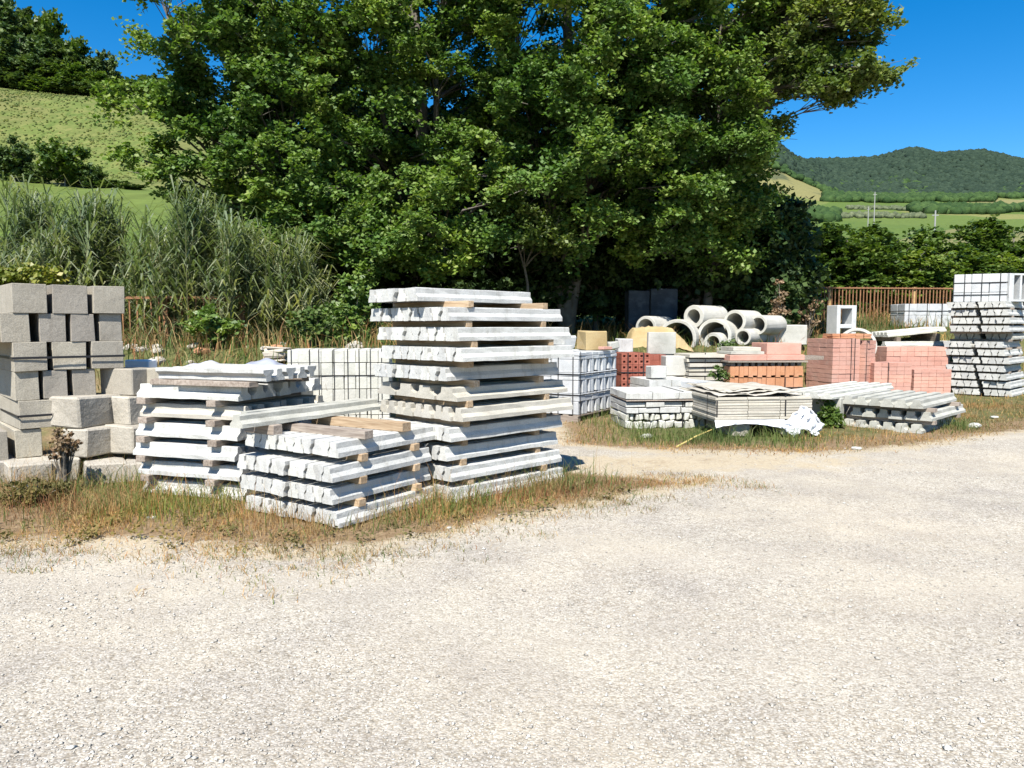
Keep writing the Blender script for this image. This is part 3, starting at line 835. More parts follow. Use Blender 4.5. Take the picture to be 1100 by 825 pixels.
# things lying on that pack
zP = .12 + .98
def chunk(name, label, cat, px, py, Y, w_, d_, h_, phi, mat, jit=.02, bev=.015, z=None, group=None):
    p = at(px, py, Y); mb = MB(); mb.box(0, w_, 0, d_, 0, h_, jit); o = mb.obj(name, M[mat], None, bev)
    o.location = (p.x, p.y, p.z if z is None else z); o.rotation_euler = (0, 0, phi); return tag(o, label, cat, group)
chunk('concrete_chunk', 'pale tapered concrete piece on the white hollow block pack beside the tall stack', 'concrete piece', 607, 378, 12.2, .34, .42, .22, R(50), 'white', .03, .03, zP + .01)
chunk('yellow_block', 'ochre yellow stone block behind the tall stack with lit left face', 'stone block', 630, 374, 12.75, .40, .36, .31, R(22), 'yellow', .02, .015, zP + .008)
chunk('stone_offcut', 'small grey stone offcut lying right of the ochre yellow block', 'stone block', 655, 376, 12.95, .20, .22, .12, R(30), 'greyc', .02, .015, zP + .01)
chunk('stone_offcut', 'small reddish brick slab on the corner of the white hollow block pack', 'brick', 648, 376, 12.6, .22, .12, .05, R(40), 'pink', .006, .006, zP + .01)

# red brick pack with holes
r = thing('brick_pack', 'dark red perforated brick pack between the white packs', 'brick pack', (*at(667, 440, 13.6).xy, .12), R(8))
for k in range(9):
    mb = MB()
    for i in range(5):
        for j in range(4):
            if 0 < j < 3 and k < 8 and 0 < i < 4: continue
            x0, y0, z0 = i * .105, j * .2, k * .1; g = .004
            mb.box(x0 + g, x0 + .105 - g, y0 + g, y0 + .2 - g, z0, z0 + .03)
            mb.box(x0 + g, x0 + .105 - g, y0 + g, y0 + .2 - g, z0 + .068, z0 + .096)
            mb.box(x0 + g, x0 + .03, y0 + g, y0 + .2 - g, z0 + .03, z0 + .068); mb.box(x0 + .075, x0 + .105 - g, y0 + g, y0 + .2 - g, z0 + .03, z0 + .068)
            mb.box(x0 + .03, x0 + .075, y0 + .06, y0 + .15, z0 + .03, z0 + .068)
    mb.obj('brick_course', M['red'], r)
straps(r, .525, .8, .9, (.12, .4), (), (.55,))
pallet(r, .525, .8)
course_pack('brick_pack', 'small dark red brick pile right of the perforated brick pack', 'brick pack', (*at(694, 430, 14.0).xy, 0), R(6), .36, .5, .98, 3, 3, 10, 'red', per=2)

# white stone pack with grass in front
pJ = gp(672, 461); RJ = R(6)
r = thing('stone_pack', 'white stone pack with ragged lower courses, green grass growing against it', 'stone pack', (pJ.x, pJ.y, 0), RJ)
Lj = 1.20
def ragged(L, W, z0, h, n, jit, gap=.012):
    mb = MB(); x = 0
    while x < L - .03:
        w_ = min(random.uniform(.6, 1.5) * L / n, L - x)
        hh = h * random.uniform(.86, 1.0); yo = random.uniform(-.02, .03)
        mb.box(x + gap / 2, x + w_ - gap / 2, yo, W / 2 - .01, z0, z0 + hh, jit)
        mb.box(x + gap / 2, x + w_ - gap / 2, W / 2, W, z0, z0 + h * random.uniform(.86, 1.0), jit); x += w_
    return mb
ragged(Lj, 1.0, .0, .12, 12, .018).obj('stone_course', M['pale'], r, .012)
ragged(Lj, 1.0, .122, .10, 13, .018).obj('stone_course', M['pale'], r, .012)
ragged(Lj - .1, 1.0, .23, .085, 4, .004).obj('stone_course', M['white'], r, .006)
ragged(Lj - .1, 1.0, .318, .075, 4, .004).obj('stone_course', M['white'], r, .006)
mb = MB(); mb.box(0, Lj - .08, -.03, 1.0, .408, .425, .004); mb.obj('slip_sheet', M['oldwood'], r)
mb = MB()
for i in range(3):
    mb.box(i * Lj / 3 + .003, (i + 1) * Lj / 3 - .003, -.01, .5, .43, .535, .008); mb.box(i * Lj / 3 + .003, (i + 1) * Lj / 3 - .003, .505, 1.02, .43, .535, .008)
mb.obj('slab', M['white'], r, .008)
straps(r, Lj, 1.02, .54, (.85,), (), ())
# white slabs and boxes behind it
course_pack('slab_pile', 'low pile of white slabs with a grooved right side behind the white stone pack', 'slab pile', (*at(697, 418, 12.7).xy, 0), R(12), .80, .9, .62, 2, 1, 5, 'white', pname='slab', gap=.012)
course_pack('slab_pile', 'white ribbed slabs standing on edge behind the white stone pack', 'slab pile', (*at(748, 420, 12.5).xy, 0), R(30), .52, .8, .60, 9, 1, 1, 'bluewhite', pname='slab', gap=.018)
chunk('white_block', 'small bright white cube block on the low slab pile', 'concrete block', 700, 406, 12.8, .26, .28, .20, R(12), 'white', .008, .01, .63)
chunk('grey_box_block', 'large pale grey block standing behind the small white cube', 'concrete block', 715, 402, 13.7, .42, .5, .34, R(4), 'pipe', .006, .01, .62)
course_pack('slab_pile', 'pile of slabs under the large pale grey block', 'slab pile', (*at(713, 420, 13.6).xy, 0), R(4), .62, .8, .61, 1, 1, 6, 'slab', pname='slab', gap=.02, jit=.008)
course_pack('slab_pile', 'pile of thin beige slabs in front of the concrete pipes', 'slab pile', (*at(739, 420, 13.5).xy, 0), R(5), 1.15, 1.0, 1.02, 1, 1, 13, 'slab', pname='slab', gap=.022, st=((.30,), (), ()), jit=.012)
chunk('ribbed_sheet', 'grey ribbed board leaning in front of the yellow hump', 'panel', 696, 391, 14.35, .52, .10, .40, R(4), 'greyc', .006, .006, .98)
chunk('white_block', 'white block left of the grey ribbed board', 'concrete block', 664, 380, 14.5, .28, .3, .26, R(4), 'white', .008, .01, 1.0)
course_pack('slab_pile', 'stack of beige slabs under the yellow hump', 'slab pile', (*at(664, 420, 14.45).xy, 0), R(3), 1.1, .9, .98, 1, 1, 8, 'slab', pname='slab', gap=.02)

# orange tiles with pink slabs on top
pE = at(783, 440, 13.3); r = thing('tile_pack', 'orange roof tile pack with a dark ledge and pink slabs on top', 'tile pack', (pE.x, pE.y, 0), R(6))
LE = 1.32
for k, (z0, h, m) in enumerate(((.0, .2, 'orange'), (.205, .2, 'orange'), (.41, .2, 'orange'), (.615, .19, 'orange'))):
    mb = MB(); n = 16
    for i in range(n):
        x0 = i * LE / n
        mb.box(x0 + .003, x0 + LE / n - .003, .02 + .012 * (i % 2) - k * .012, .95, z0 + (.03 if i % 2 else 0), z0 + h - .004, .003)
    for i in range(10): mb.box(LE + .0, LE + .03 + .01 * (i % 2), .05 + i * .09, .05 + i * .09 + .08, z0 + .004, z0 + h - .008, .002)
    mb.obj('tile_course', M[m], r)
mb = MB()
for i in range(11): mb.box(.02 + i * LE / 11, .02 + i * LE / 11 + .07, .0, .9, .81, .87, .006)
mb.obj('batten', M['oldwood'], r)
mb = MB(); mb.box(-.05, LE + .06, -.05, .95, .872, .90, .003); mb.obj('ledge_board', M['oldwood'], r)
mb = MB(); mb.box(0, .66, 0, .8, .904, 1.0, .005); mb.box(.66, LE + .02, -.01, .8, .904, 1.0, .005); mb.obj('slab', M['pink'], r, .006)
mb = MB(); mb.box(.68, 1.30, .04, .7, 1.004, 1.20, .005); mb.obj('slab', M['pink'], r, .006)
mb = MB(); mb.box(.04, .64, .05, .75, 1.004, 1.055, .006); mb.obj('slab', M['greyc'], r, .006)
mb = MB(); mb.box(.12, .62, .15, .75, 1.06, 1.13, .006); mb.obj('slab', M['slab'], r, .006)
mb = MB(); mb.box(LE + .03, LE + .42, .10, .5, .905, .97, .008); mb.obj('plank', M['oldwood'], r)
straps(r, LE, .95, .80, (1.0,), (), (.42,))

# tarp-covered slab pack in front of the tiles
pF = gp(768, 470); RF = R(6); LF = 1.36
r = thing('slab_pack', 'strapped beige slab pack with torn white plastic round its foot', 'slab pack', (pF.x, pF.y, 0), RF)
for k in range(9):
    mb = MB(); z0 = .20 + k * .038; d = random.uniform(-.012, .012)
    for i in range(3): mb.box(i * LF / 3 + .004 + d, (i + 1) * LF / 3 - .004 + d, d, 1.7, z0, z0 + .033, .003)
    mb.obj('slab', M['slab'], r, .003)
def sheet(nx, ny, fn, name, mat, parent=None, th=.004):
    V = [fn(i / nx, j / ny) for j in range(ny + 1) for i in range(nx + 1)]
    Fc = [(j * (nx + 1) + i, j * (nx + 1) + i + 1, (j + 1) * (nx + 1) + i + 1, (j + 1) * (nx + 1) + i) for j in range(ny) for i in range(nx)]
    me = bpy.data.meshes.new(name); me.from_pydata(V, [], Fc); me.materials.append(M[mat])
    me.polygons.foreach_set('use_smooth', np.ones(len(me.polygons), bool))
    o = link(bpy.data.objects.new(name, me), parent)
    s = o.modifiers.new('thickness', 'SOLIDIFY'); s.thickness = th; s.offset = 0
    return o
nz_ = lambda a, b, s: float(fbm(a, b, s, 4)) - .47
for q in range(5):
    x0 = random.uniform(-.05, .3); zq = .555 + q * .012
    sheet(40, 30, lambda u, v, q=q, x0=x0, zq=zq: (x0 + u * random.uniform(1.0, 1.0) * (LF - .3), .02 + q * .09 + v * 1.3, zq + .06 * max(0, nz_(u * 5 + q * 3, v * 4, q) + .25) + .015 * math.sin(u * 9 + q)), 'paper_sheet', 'slab', r, .006)
def foot(u, v):
    x = -.02 + u * (LF * .72); zb_ = .10 + .10 * abs(math.sin(u * 2.6 + .4)) * (1 - .2 * u)
    z = .235 * (1 - v) + zb_ * v
    return (x, -.025 - .05 * v - .06 * max(0, nz_(u * 7, v * 3, 2)) - .02 * abs(math.sin(u * 20 + v * 4)) * v, z)
sheet(60, 14, foot, 'plastic_wrap', 'tarp', r)
def corner(u, v):
    x = LF * .66 + u * .56 + .07 * nz_(v * 5, u * 3, 12) * 2
    prof_ = np.interp(u, [0, .18, .4, .55, .75, .9, 1], [.16, .22, .34, .42, .40, .30, .22])
    low = np.interp(u, [0, .2, .45, .6, .75, .88, 1], [.12, .02, .14, .10, .02, .015, .10])
    z = prof_ * (1 - v) + low * v
    return (x, -.035 - .10 * v * math.sin(math.pi * min(1, .2 + u)) - .16 * abs(nz_(u * 7, v * 4, 4)) * (.4 + v) - .05 * abs(math.sin(u * 17 + 2.5 * v + 3 * nz_(u * 3, v * 3, 9))), z + .05 * nz_(u * 8, v * 6, 15))
sheet(70, 30, corner, 'plastic_wrap', 'tarp', r)
straps(r, LF, 1.7, .56, (.02, .98), (.3,), ())
for k, (px, w_, lb) in enumerate(((787, .28, 'left'), (843, .30, 'right'))):
    p = gp(px, 470.5); mb = MB(); mb.box(0, w_, 0, 1.4, 0, .19, .02)
    o = mb.obj('support_block', M['roughblock'], None, .03); o.location = (p.x, p.y + .06, 0); o.rotation_euler = (0, 0, RF)
    tag(o, f'rough stone block carrying the {lb} end of the plastic-wrapped slab pack', 'support block', 'stone blocks under the slab pack')

# pink brick packs
pg_ = (*at(893, 430, 15.6).xy, .0)
course_pack('brick_pack', 'tall salmon brick pack right of the orange tiles, narrow dark gap in its side', 'brick pack', pg_, R(12), .62, .9, 1.24, 4, 4, 14, 'pink', per=2, st=((.42, .5), (), ()))
course_pack('brick_pack', 'salmon brick pack turned sideways, right of the tall one', 'brick pack', (*at(928, 428, 15.9).xy, 0), R(40), .45, .6, 1.20, 4, 3, 14, 'pink', per=2, st=((.05,), (), ()))
course_pack('brick_pack', 'wide salmon brick pack at the back beside the right-hand tall stack', 'brick pack', (*at(951, 420, 17.0).xy, 0), R(4), 1.42, .5, 1.04, 9, 2, 10, 'pink', per=2)
course_pack('brick_pack', 'small salmon brick pack in front of the wide one, with a black strap', 'brick pack', (*at(938, 425, 15.9).xy, 0), R(3), .80, .7, .74, 5, 3, 9, 'pink', per=2, st=((.30,), (), ()))
course_pack('brick_pack', 'low salmon brick pack at the foot of the right-hand tall stack', 'brick pack', (*at(981, 425, 16.0).xy, 0), R(3), .80, .7, .60, 5, 3, 8, 'pink', per=2)
course_pack('brick_pack', 'few loose orange bricks lying on top of the tall salmon brick pack', 'brick pile', (*at(893, 428, 15.75).xy, 1.242), R(8), .85, .4, .10, 5, 2, 2, 'orange', per=2, jit=.008)

# white packs at the right
r = block_pack('block_pack', 'white block pack with black straps crowning the right-hand tall stack', 'block pack', (9.66, 17.02, 11 * .171 + .137), R(-28), 3, 2, 3, .33, .3, .2, 'bluewhite', st=((.2, .52, .86), (), (.14, .40)), base=False, bev=.008)
r = thing('hollow_block', 'white hollow concrete element with two dark openings on top of the right-hand tall stack', 'concrete element', (10.62, 16.62, 11 * .171 + .137), R(14))
mb = MB()
for x0, x1, z0, z1 in ((0, .12, 0, .6), (.28, .33, .04, .56), (.50, .62, 0, .6), (.121, .499, 0, .04), (.121, .499, .56, .6)): mb.box(x0, x1, 0, .8, z0, z1, .003)
mb.box(.121, .499, .55, .8, .042, .558); mb.obj('body', M['bluewhite'], r, .006)
mb = MB(); mb.box(.124, .278, .40, .45, .045, .555); mb.box(.332, .498, .40, .45, .045, .555); mb.obj('back_panel', M['oldwood'], r)
# support for the pack on the left part of the tower top (the tower is wider at the back)
block_pack('block_pack', 'pale strapped block pack in front of the rusty fence', 'block pack', (*at(971, 350, 20.2).xy, tz(10.4, 20.3) + .02), R(2), 4, 2, 2, .33, .35, .30, 'bluewhite', st=((.12, .6, 1.0, 1.28), (), (.4,)), base=False, bev=.008)
GL = 'pale beams piled below the fence'
zs = tz(8.9, 18.6)
for k in range(7):
    me = beam_meshes(('pile', k % 2), T_prof(.09, .05, .11), 1.55, M['pale'])
    p = at(945 + 2 * k, 360, 18.2 + .19 * k)
    o = mobj('concrete_beam', me, None, (p.x + .1, 18.2 + .19 * k, 1.00 + .02), R(8))
    tag(o, f'pale beam, {ordn(k, 7, "frontmost", "rearmost")}, in the lower layer of the pile below the fence', 'concrete beam', GL)
for k in range(5):
    me = beam_meshes(('pile', 0), T_prof(.09, .05, .11), 1.55, M['pale'])
    o = mobj('concrete_beam', me, None, (8.85, 18.35 + .19 * k, 1.235), R(10)); o.rotation_euler = (0, R(-5.0), R(10))
    tag(o, f'pale beam, {ordn(k, 5, "frontmost", "rearmost")}, tilted on top of the pile below the fence', 'concrete beam', GL)
for q, u in enumerate((.2, 1.2)):
    mb = MB(); mb.box(0, .1, 0, 1.5, 0, .10 + .09 * q, .003); o = mb.obj('timber_spacer', M['oldwood']); o.location = (8.85 + u, 18.2 + u * .15, 1.132)
    tag(o, f'dark spacer between the two layers of the pale beam pile, {"left" if q == 0 else "right"} end', 'spacer', 'spacers of the pale beam pile')
mb = MB(); mb.box(0, 1.7, 0, 1.5, -1.0, .0, .01); o = mb.obj('plinth_block', M['greyc'], None, .02); o.location = (8.75, 18.15, 1.015); o.rotation_euler = (0, 0, R(8))
tag(o, 'grey concrete base under the pale beam pile below the fence', 'base')

# concrete frame with two openings, ring, long box element
pf = at(899, 353, 18.8); r = thing('inspection_chamber', 'pale square concrete frame with an opening, standing on the bank before the fence', 'concrete element', (pf.x, pf.y, tz(pf.x, pf.y) - .02), R(14))
hF = H + 22 * 18.8 / F - r.location.z
mb = MB(); wF = .54
for x0, x1, z0, z1 in ((0, .10, 0, hF), (wF - .12, wF, 0, hF), (.101, wF - .121, hF - .08, hF), (.101, wF - .121, hF - .56, hF - .46), (.101, wF - .121, 0, .05)): mb.box(x0, x1, 0, .40, z0, z1, .004)
mb.obj('body', M['bluewhite'], r, .008)
chunk('concrete_slab', 'long pale slab lying on the bank left of the concrete frame', 'concrete slab', 884, 362, 17.9, 1.35, .5, .42, R(4), 'pale', .008, .012, tz(7.3, 18.1) - .05)

# pipes
def pipe(px, py, r_out, r_in, L, Y, yaw, label, group='concrete pipes lying on the bank', pitch=0, collar=False, name='concrete_pipe'):
    p = at(px, py, Y); s = Y / F; ro, ri = r_out * s, r_in * s
    mb = MB(); n = 40
    prof = [(ri, 0), (ro * .97, 0), (ro, .012), (ro, L), (ri, L), (ri, L * .5)]
    if collar: prof = [(ri, 0), (ro, 0), (ro, .16), (ro * .9, .19), (ro * .9, L), (ri, L), (ri, L * .5)]
    k = len(prof)
    for q in range(n):
        a = 2 * math.pi * q / n
        for rr, yy in prof:
            rr2 = rr + random.gauss(0, .001)
            mb.v.append((math.cos(a) * rr2, yy, math.sin(a) * rr2))
    for q in range(n):
        for i in range(k):
            a, b = q * k + i, q * k + (i + 1) % k
            c, d = ((q + 1) % n) * k + (i + 1) % k, ((q + 1) % n) * k + i
            mb.f.append((a, b, c, d))
    o = mb.obj(name, M['pipe'], None); o.location = p; o.rotation_euler = (pitch, 0, R(-yaw))
    return tag(o, label, 'pipe', group)
YP = 17.3
pipe(693.5, 352, 12.5, 9.5, .9, YP, 40, 'concrete pipe at the left end of the pipe heap, behind the yellow hump')
pipe(727, 364, 21, 17.5, 1.0, YP - .2, 28, 'large thin-walled concrete pipe left of the crossing pipes')
pipe(745, 340, 12.2, 7.8, 1.1, YP, 44, 'thick-walled concrete pipe lying highest on the heap')
pipe(767, 361, 18.5, 15, 1.0, YP - .3, 30, 'large concrete pipe with a smaller pipe inside it')
pipe(766, 368, 10.8, 7.2, .8, YP - .42, 40, 'small concrete pipe nested inside the large one')
pipe(789, 345.5, 12.5, 9.3, 1.0, YP - .1, 40, 'concrete pipe with dry stalks in its mouth, right of the highest pipe')
pipe(814, 349, 10.5, 7.8, 1.0, YP, 44, 'concrete pipe lying against the long concrete box')
pipe(798, 362, 9.0, 6.6, .9, YP - .25, 40, 'smallest concrete pipe under the right-hand pipes')
chunk('concrete_box', 'long pale concrete box behind the right-hand pipes', 'concrete element', 824, 359, 17.9, .95, .5, .46, R(3), 'pipe', .006, .012, tz(6.2, 18.1) - .02)
chunk('concrete_box', 'square concrete end piece behind the highest pipe', 'concrete element', 766, 342, 18.3, .30, .4, .80, R(3), 'pipe', .006, .012, tz(4.8, 18.4) - .02)
pipe(921, 372, 20, 17.0, .22, 17.4, 12, 'large concrete ring lying behind the salmon bricks', None, R(-8), name='concrete_ring')

# yellow hump, dark blocks under the trees, cane
def hump(label, px0, px1, py_top, Y, z0, mat, name='yellow_stone'):
    x0, x1 = at(px0, 360, Y).x, at(px1, 360, Y).x; top = at(700, py_top, Y).z
    mb = MB(); nx, ny = 28, 12; L = x1 - x0
    for j in range(ny + 1):
        for i in range(nx + 1):
            u, v = i / nx, j / ny
            e = min(1, u / .10) ** .5 * min(1, (1 - u) / .33) ** .75
            e *= min(1, (.02 + v) / .22) ** .6 * min(1, (1.02 - v) / .2) ** .6
            hgt = (top - z0) * e * (.84 + .16 * math.sin(u * 3.4 + .1)) + random.gauss(0, .008)
            mb.v.append((u * L, v * .8, max(0, hgt)))
    for j in range(ny):
        for i in range(nx):
            a = j * (nx + 1) + i; mb.f.append((a, a + 1, a + nx + 2, a + nx + 1))
    o = mb.obj(name, M[mat], None, 0, False); o.location = (x0, Y, z0); return tag(o, label, 'stone')
hump('rounded ochre yellow stone hump in front of the concrete pipes', 675, 748, 351, 14.75, .985, 'yellow')
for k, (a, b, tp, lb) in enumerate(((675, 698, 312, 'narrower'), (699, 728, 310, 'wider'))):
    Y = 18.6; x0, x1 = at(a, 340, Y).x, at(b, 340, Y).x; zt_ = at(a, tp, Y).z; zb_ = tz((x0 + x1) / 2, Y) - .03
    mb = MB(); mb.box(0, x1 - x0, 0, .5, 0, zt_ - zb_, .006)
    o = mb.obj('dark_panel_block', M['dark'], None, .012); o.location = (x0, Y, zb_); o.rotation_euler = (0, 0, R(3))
    tag(o, f'{lb} bluish concrete block toned dark for the shade under the trees', 'concrete block', 'dark blocks under the trees')
p0, p1 = gp(727, 481), at(766, 461, 10.6)
mb = MB(); mb.tube([p0 + Vector((0, 0, .012)), p0.lerp(p1, .5) + Vector((0, 0, .02)), p1], [.012, .011, .008], 8); tag(mb.obj('cane_stick', M['hose']), 'yellow cane leaning from the track against the grassy foot of the white stone pack', 'cane')

# left bank: white block, plastic sheets, rubble
chunk('white_block', 'bluish white cut block beside the grey block wall', 'concrete block', 134, 390, 9.0, .27, .28, .24, R(6), 'foam', .006, .012, .86)
course_pack('slab_pile', 'pile of old slabs behind the left beam stack, under the plastic sheets', 'slab pile', (*at(128, 440, 9.2).xy, 0), R(3), 2.15, .8, .86, 4, 1, 6, 'slab', pname='slab', gap=.02, jit=.01)
def drape(label, px0, px1, py, Y, dep, z, amp, mat, seed):
    x0, x1 = at(px0, py, Y).x, at(px1, py, Y).x
    def fn(u, v):
        e = math.sin(math.pi * min(max(u, .0), 1)) ** .5 * math.sin(math.pi * (.08 + .84 * v)) ** .6
        return (x0 + u * (x1 - x0), Y + v * dep, z + amp * e * (.55 + .9 * (nz_(u * 2.2 + seed, v * 1.6, seed) + .47)) + .010 * math.sin(u * 17 + v * 9))
    o = sheet(48, 24, fn, 'plastic_sheet', mat); return tag(o, label, 'plastic sheet', 'plastic sheets behind the left stack')
drape('crumpled pale plastic sheet over rubble behind the left beam stack', 176, 246, 392, 9.3, .7, .865, .22, 'paletarp', 1)
drape('crumpled blue-grey plastic sheet next to the strapped white block pack', 240, 311, 392, 9.25, .75, .865, .22, 'greytarp', 6)
def stone_me(k):
    random.seed(100 + k); bm = bmesh.new(); bmesh.ops.create_icosphere(bm, subdivisions=2, radius=1)
    for v in bm.verts:
        f = 1 + .35 * (float(fbm(v.co.x * 1.3 + k * 7, v.co.y * 1.3 + v.co.z * 2, k, 3)) - .5); v.co *= f
        v.co.x *= 1.25; v.co.z *= .62
        for ax in range(3): v.co[ax] = max(-.82, min(.82, v.co[ax]))
    me = bpy.data.meshes.new('rubble_stone'); bm.to_mesh(me); bm.free(); me.materials.append(M['stone']); return me
SM = [stone_me(k) for k in range(5)]
SO = []
for k in range(3):
    me = SM[k].copy(); me.materials[0] = M['orange']; SO.append(me)
random.seed(21)
rub = []
for k in range(34):
    px = 140 + 165 * random.random() if k < 26 else random.uniform(352, 388)
    Y = random.uniform(11.0, 12.6); x = (px - 550) / F * Y; s = random.uniform(.045, .12)
    orange = 205 < px < 300 and random.random() < .45
    o = mobj('rubble_stone', random.choice(SO if orange else SM), None, (x, Y, tz(x, Y) + s * .12), random.random() * 6); o.scale = (s * 1.2, s, s)
    o.rotation_euler = (random.uniform(-.3, .3), random.uniform(-.3, .3), random.random() * 6)
    tag(o, 'broken orange brick rubble on the bank below the reeds' if orange else ('pale rubble stone on the bank below the reeds' if px < 310 else 'pale rubble stone on the bank left of the tall centre stack'), 'rubble',
        'orange rubble on the bank' if orange else ('pale rubble on the bank' if px < 310 else 'rubble left of the tall stack'))
for k in range(5):
    p = (at(297, 365, 11.6)); mb = MB(); mb.box(-.16, .16, -.12, .12, 0, .042, .02)
    o = mb.obj('flat_stone', M['stone'], None, .01); o.location = (p.x + random.uniform(-.04, .04), 11.6, tz(p.x, 11.6) - .01 + k * .045); o.rotation_euler = (0, 0, random.uniform(-.4, .4))
    tag(o, f'flat stone, {["lowest", "second from below", "middle", "second from top", "topmost"][k]}, of the little stone pile on the bank', 'stone', 'flat stones piled on the bank')
for px, py, s, lb in ((695, 470, .10, 'white concrete fragment in the grass left of the yellow cane'), (920, 483, .07, 'white fragment on the dry soil before the low right stack'), (1047, 459, .13, 'flat white fragment in the grass right of the low right stack'),
                      (1068, 449, .07, 'small pale fragment in the grass farthest right'), (482, 568, .028, 'white chip in the dry grass before the tall centre stack'), (163, 557, .04, 'white chip in the dry grass before the left stack')):
    p = gp(px, py); o = mobj('concrete_fragment', SM[2].copy(), None, (p.x, p.y, s * .22), px); o.data.materials[0] = M['pale']; o.scale = (s, s * .7, s * .5)
    tag(o, lb, 'fragment')
# ------------------------------------------------------------------ the big trees over the yard
random.seed(33)
def W(px, py, Y): return tuple(at(px, py, Y))
LG = 'large broadleaf trees behind the yard'
PER, LSZ = 540, .077
big_tree('large broadleaf tree at the left, its crown hanging over the reeds', (-5.6, 18.8), [(W(250, -160, 18.5), .2), (W(180, 20, 18.0), .11), (W(320, 30, 18.3), .14)],
         [E(220, 40, 68, 70, 17.2, 2.3), E(185, 150, 45, 75, 17.0, 1.9), E(290, 150, 90, 105, 17.0, 2.4), E(300, 20, 110, 75, 17.3, 2.6), E(240, -90, 120, 90, 18, 3), E(335, 240, 70, 60, 16.4, 1.5), E(215, 205, 45, 38, 16.4, 1.2), E(250, 90, 90, 80, 18.3, 2)],
         235, PER, .50, LSZ, M['leaf'], 1, group=LG)
big_tree('large broadleaf tree behind the tall centre stack with pale limbs showing', (-2.2, 19.8), [(W(440, -170, 19), .24), (W(390, 40, 18.6), .12), (W(480, 20, 19), .15)],
         [E(440, 130, 90, 75, 18.2, 2.0), E(400, 20, 110, 80, 17.8, 2.6), E(470, -70, 130, 100, 18.5, 3), E(430, 215, 85, 70, 15.9, 1.5), E(470, 265, 75, 40, 16.0, 1.2), E(360, 190, 60, 70, 16.6, 1.5), E(520, 215, 50, 55, 16.2, 1.2), E(490, 60, 80, 80, 19.5, 1.8), E(395, 275, 50, 35, 15.9, .9)],
         235, PER, .50, LSZ, M['leaf'], 2, group=LG)
big_tree('large bright green broadleaf tree behind the white hollow block pack', (1.4, 19.8), [(W(610, -170, 19), .24), (W(560, 60, 18.4), .12), (W(660, 40, 18.6), .14)],
         [E(600, 60, 95, 85, 16.9, 2.3), E(580, 150, 90, 80, 16.2, 2.0), E(670, 95, 85, 95, 16.8, 2.2), E(620, -70, 140, 90, 18, 3), E(650, 195, 90, 60, 16.0, 1.6), E(545, 25, 70, 65, 17.2, 2), E(700, 20, 75, 75, 17.5, 2.2), E(600, 235, 70, 40, 16.2, 1.2), E(610, 140, 110, 90, 19, 1.5)],
         240, PER, .50, LSZ, M['leaf'], 3, group=LG)
big_tree('large broadleaf tree at the right with dark lower boughs over the pipes', (4.6, 20.2), [(W(740, -150, 19.5), .22), (W(800, 20, 19), .12), (W(790, 120, 18.8), .09)],
         [E(750, 30, 80, 78, 17.8, 2.3), E(815, 65, 58, 60, 18.2, 1.7), E(740, 130, 80, 75, 17.3, 2.0), E(775, 195, 60, 55, 17.6, 1.7), E(745, -80, 105, 70, 18.6, 2.6), E(805, 5, 65, 50, 18.4, 1.6), E(720, 225, 75, 55, 17.0, 1.6), E(775, 245, 48, 50, 18.4, 1.4), E(805, 190, 34, 50, 18.6, 1.1), E(815, 260, 36, 50, 18.8, 1.1), E(740, 110, 90, 90, 19.4, 1.5)],
         230, PER, .50, LSZ, M['leaf'], 4, group=LG)
big_tree('yellowish green tree with a long loose bough reaching into the sky at the right', (4.9, 19.7), [(W(785, -20, 17.5), .13)],
         [E(880, 42, 52, 40, 16.9, 1.4), E(912, 25, 38, 34, 16.8, 1.1), E(932, 84, 36, 22, 16.6, .9), E(878, 96, 36, 22, 16.7, 1.0), E(840, 62, 44, 48, 17.0, 1.2), E(930, -10, 34, 24, 16.8, .9), E(860, 0, 50, 30, 17.0, 1.1), E(815, 125, 26, 30, 17.2, .9)],
         135, 270, .38, .075, M['leafolive'], 5)
big_tree('small yellowish olive tree half hidden in the shade behind the tall centre stack', (.35, 17.4), [(W(560, 240, 17.2), .05)],
         [E(563, 240, 34, 26, 16.7, .7), E(585, 258, 24, 14, 16.6, .5)], 18, 260, .34, .07, M['leafolive'], 6, name='small_tree')
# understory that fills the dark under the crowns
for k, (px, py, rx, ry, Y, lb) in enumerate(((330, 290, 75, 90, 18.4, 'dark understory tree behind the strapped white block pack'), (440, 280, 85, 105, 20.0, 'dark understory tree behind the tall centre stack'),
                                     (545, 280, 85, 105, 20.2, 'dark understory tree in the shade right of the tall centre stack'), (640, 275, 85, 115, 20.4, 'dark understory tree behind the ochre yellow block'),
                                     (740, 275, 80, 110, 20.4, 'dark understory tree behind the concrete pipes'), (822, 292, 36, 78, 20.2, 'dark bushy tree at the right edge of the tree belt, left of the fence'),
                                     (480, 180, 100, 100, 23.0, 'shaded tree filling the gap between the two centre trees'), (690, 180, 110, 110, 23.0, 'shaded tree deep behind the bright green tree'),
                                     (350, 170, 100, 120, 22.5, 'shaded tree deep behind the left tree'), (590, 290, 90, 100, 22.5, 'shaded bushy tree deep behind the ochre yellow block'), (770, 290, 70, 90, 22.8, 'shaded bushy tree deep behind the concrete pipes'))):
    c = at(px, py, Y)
    big_tree(lb, (c.x, Y), [(tuple(c), .09)], [E(px, py, rx, ry, Y, 1.7)], 115, 270, .62, .115, M['leafdark'], 40 + k, name='understory_tree', up=.2)

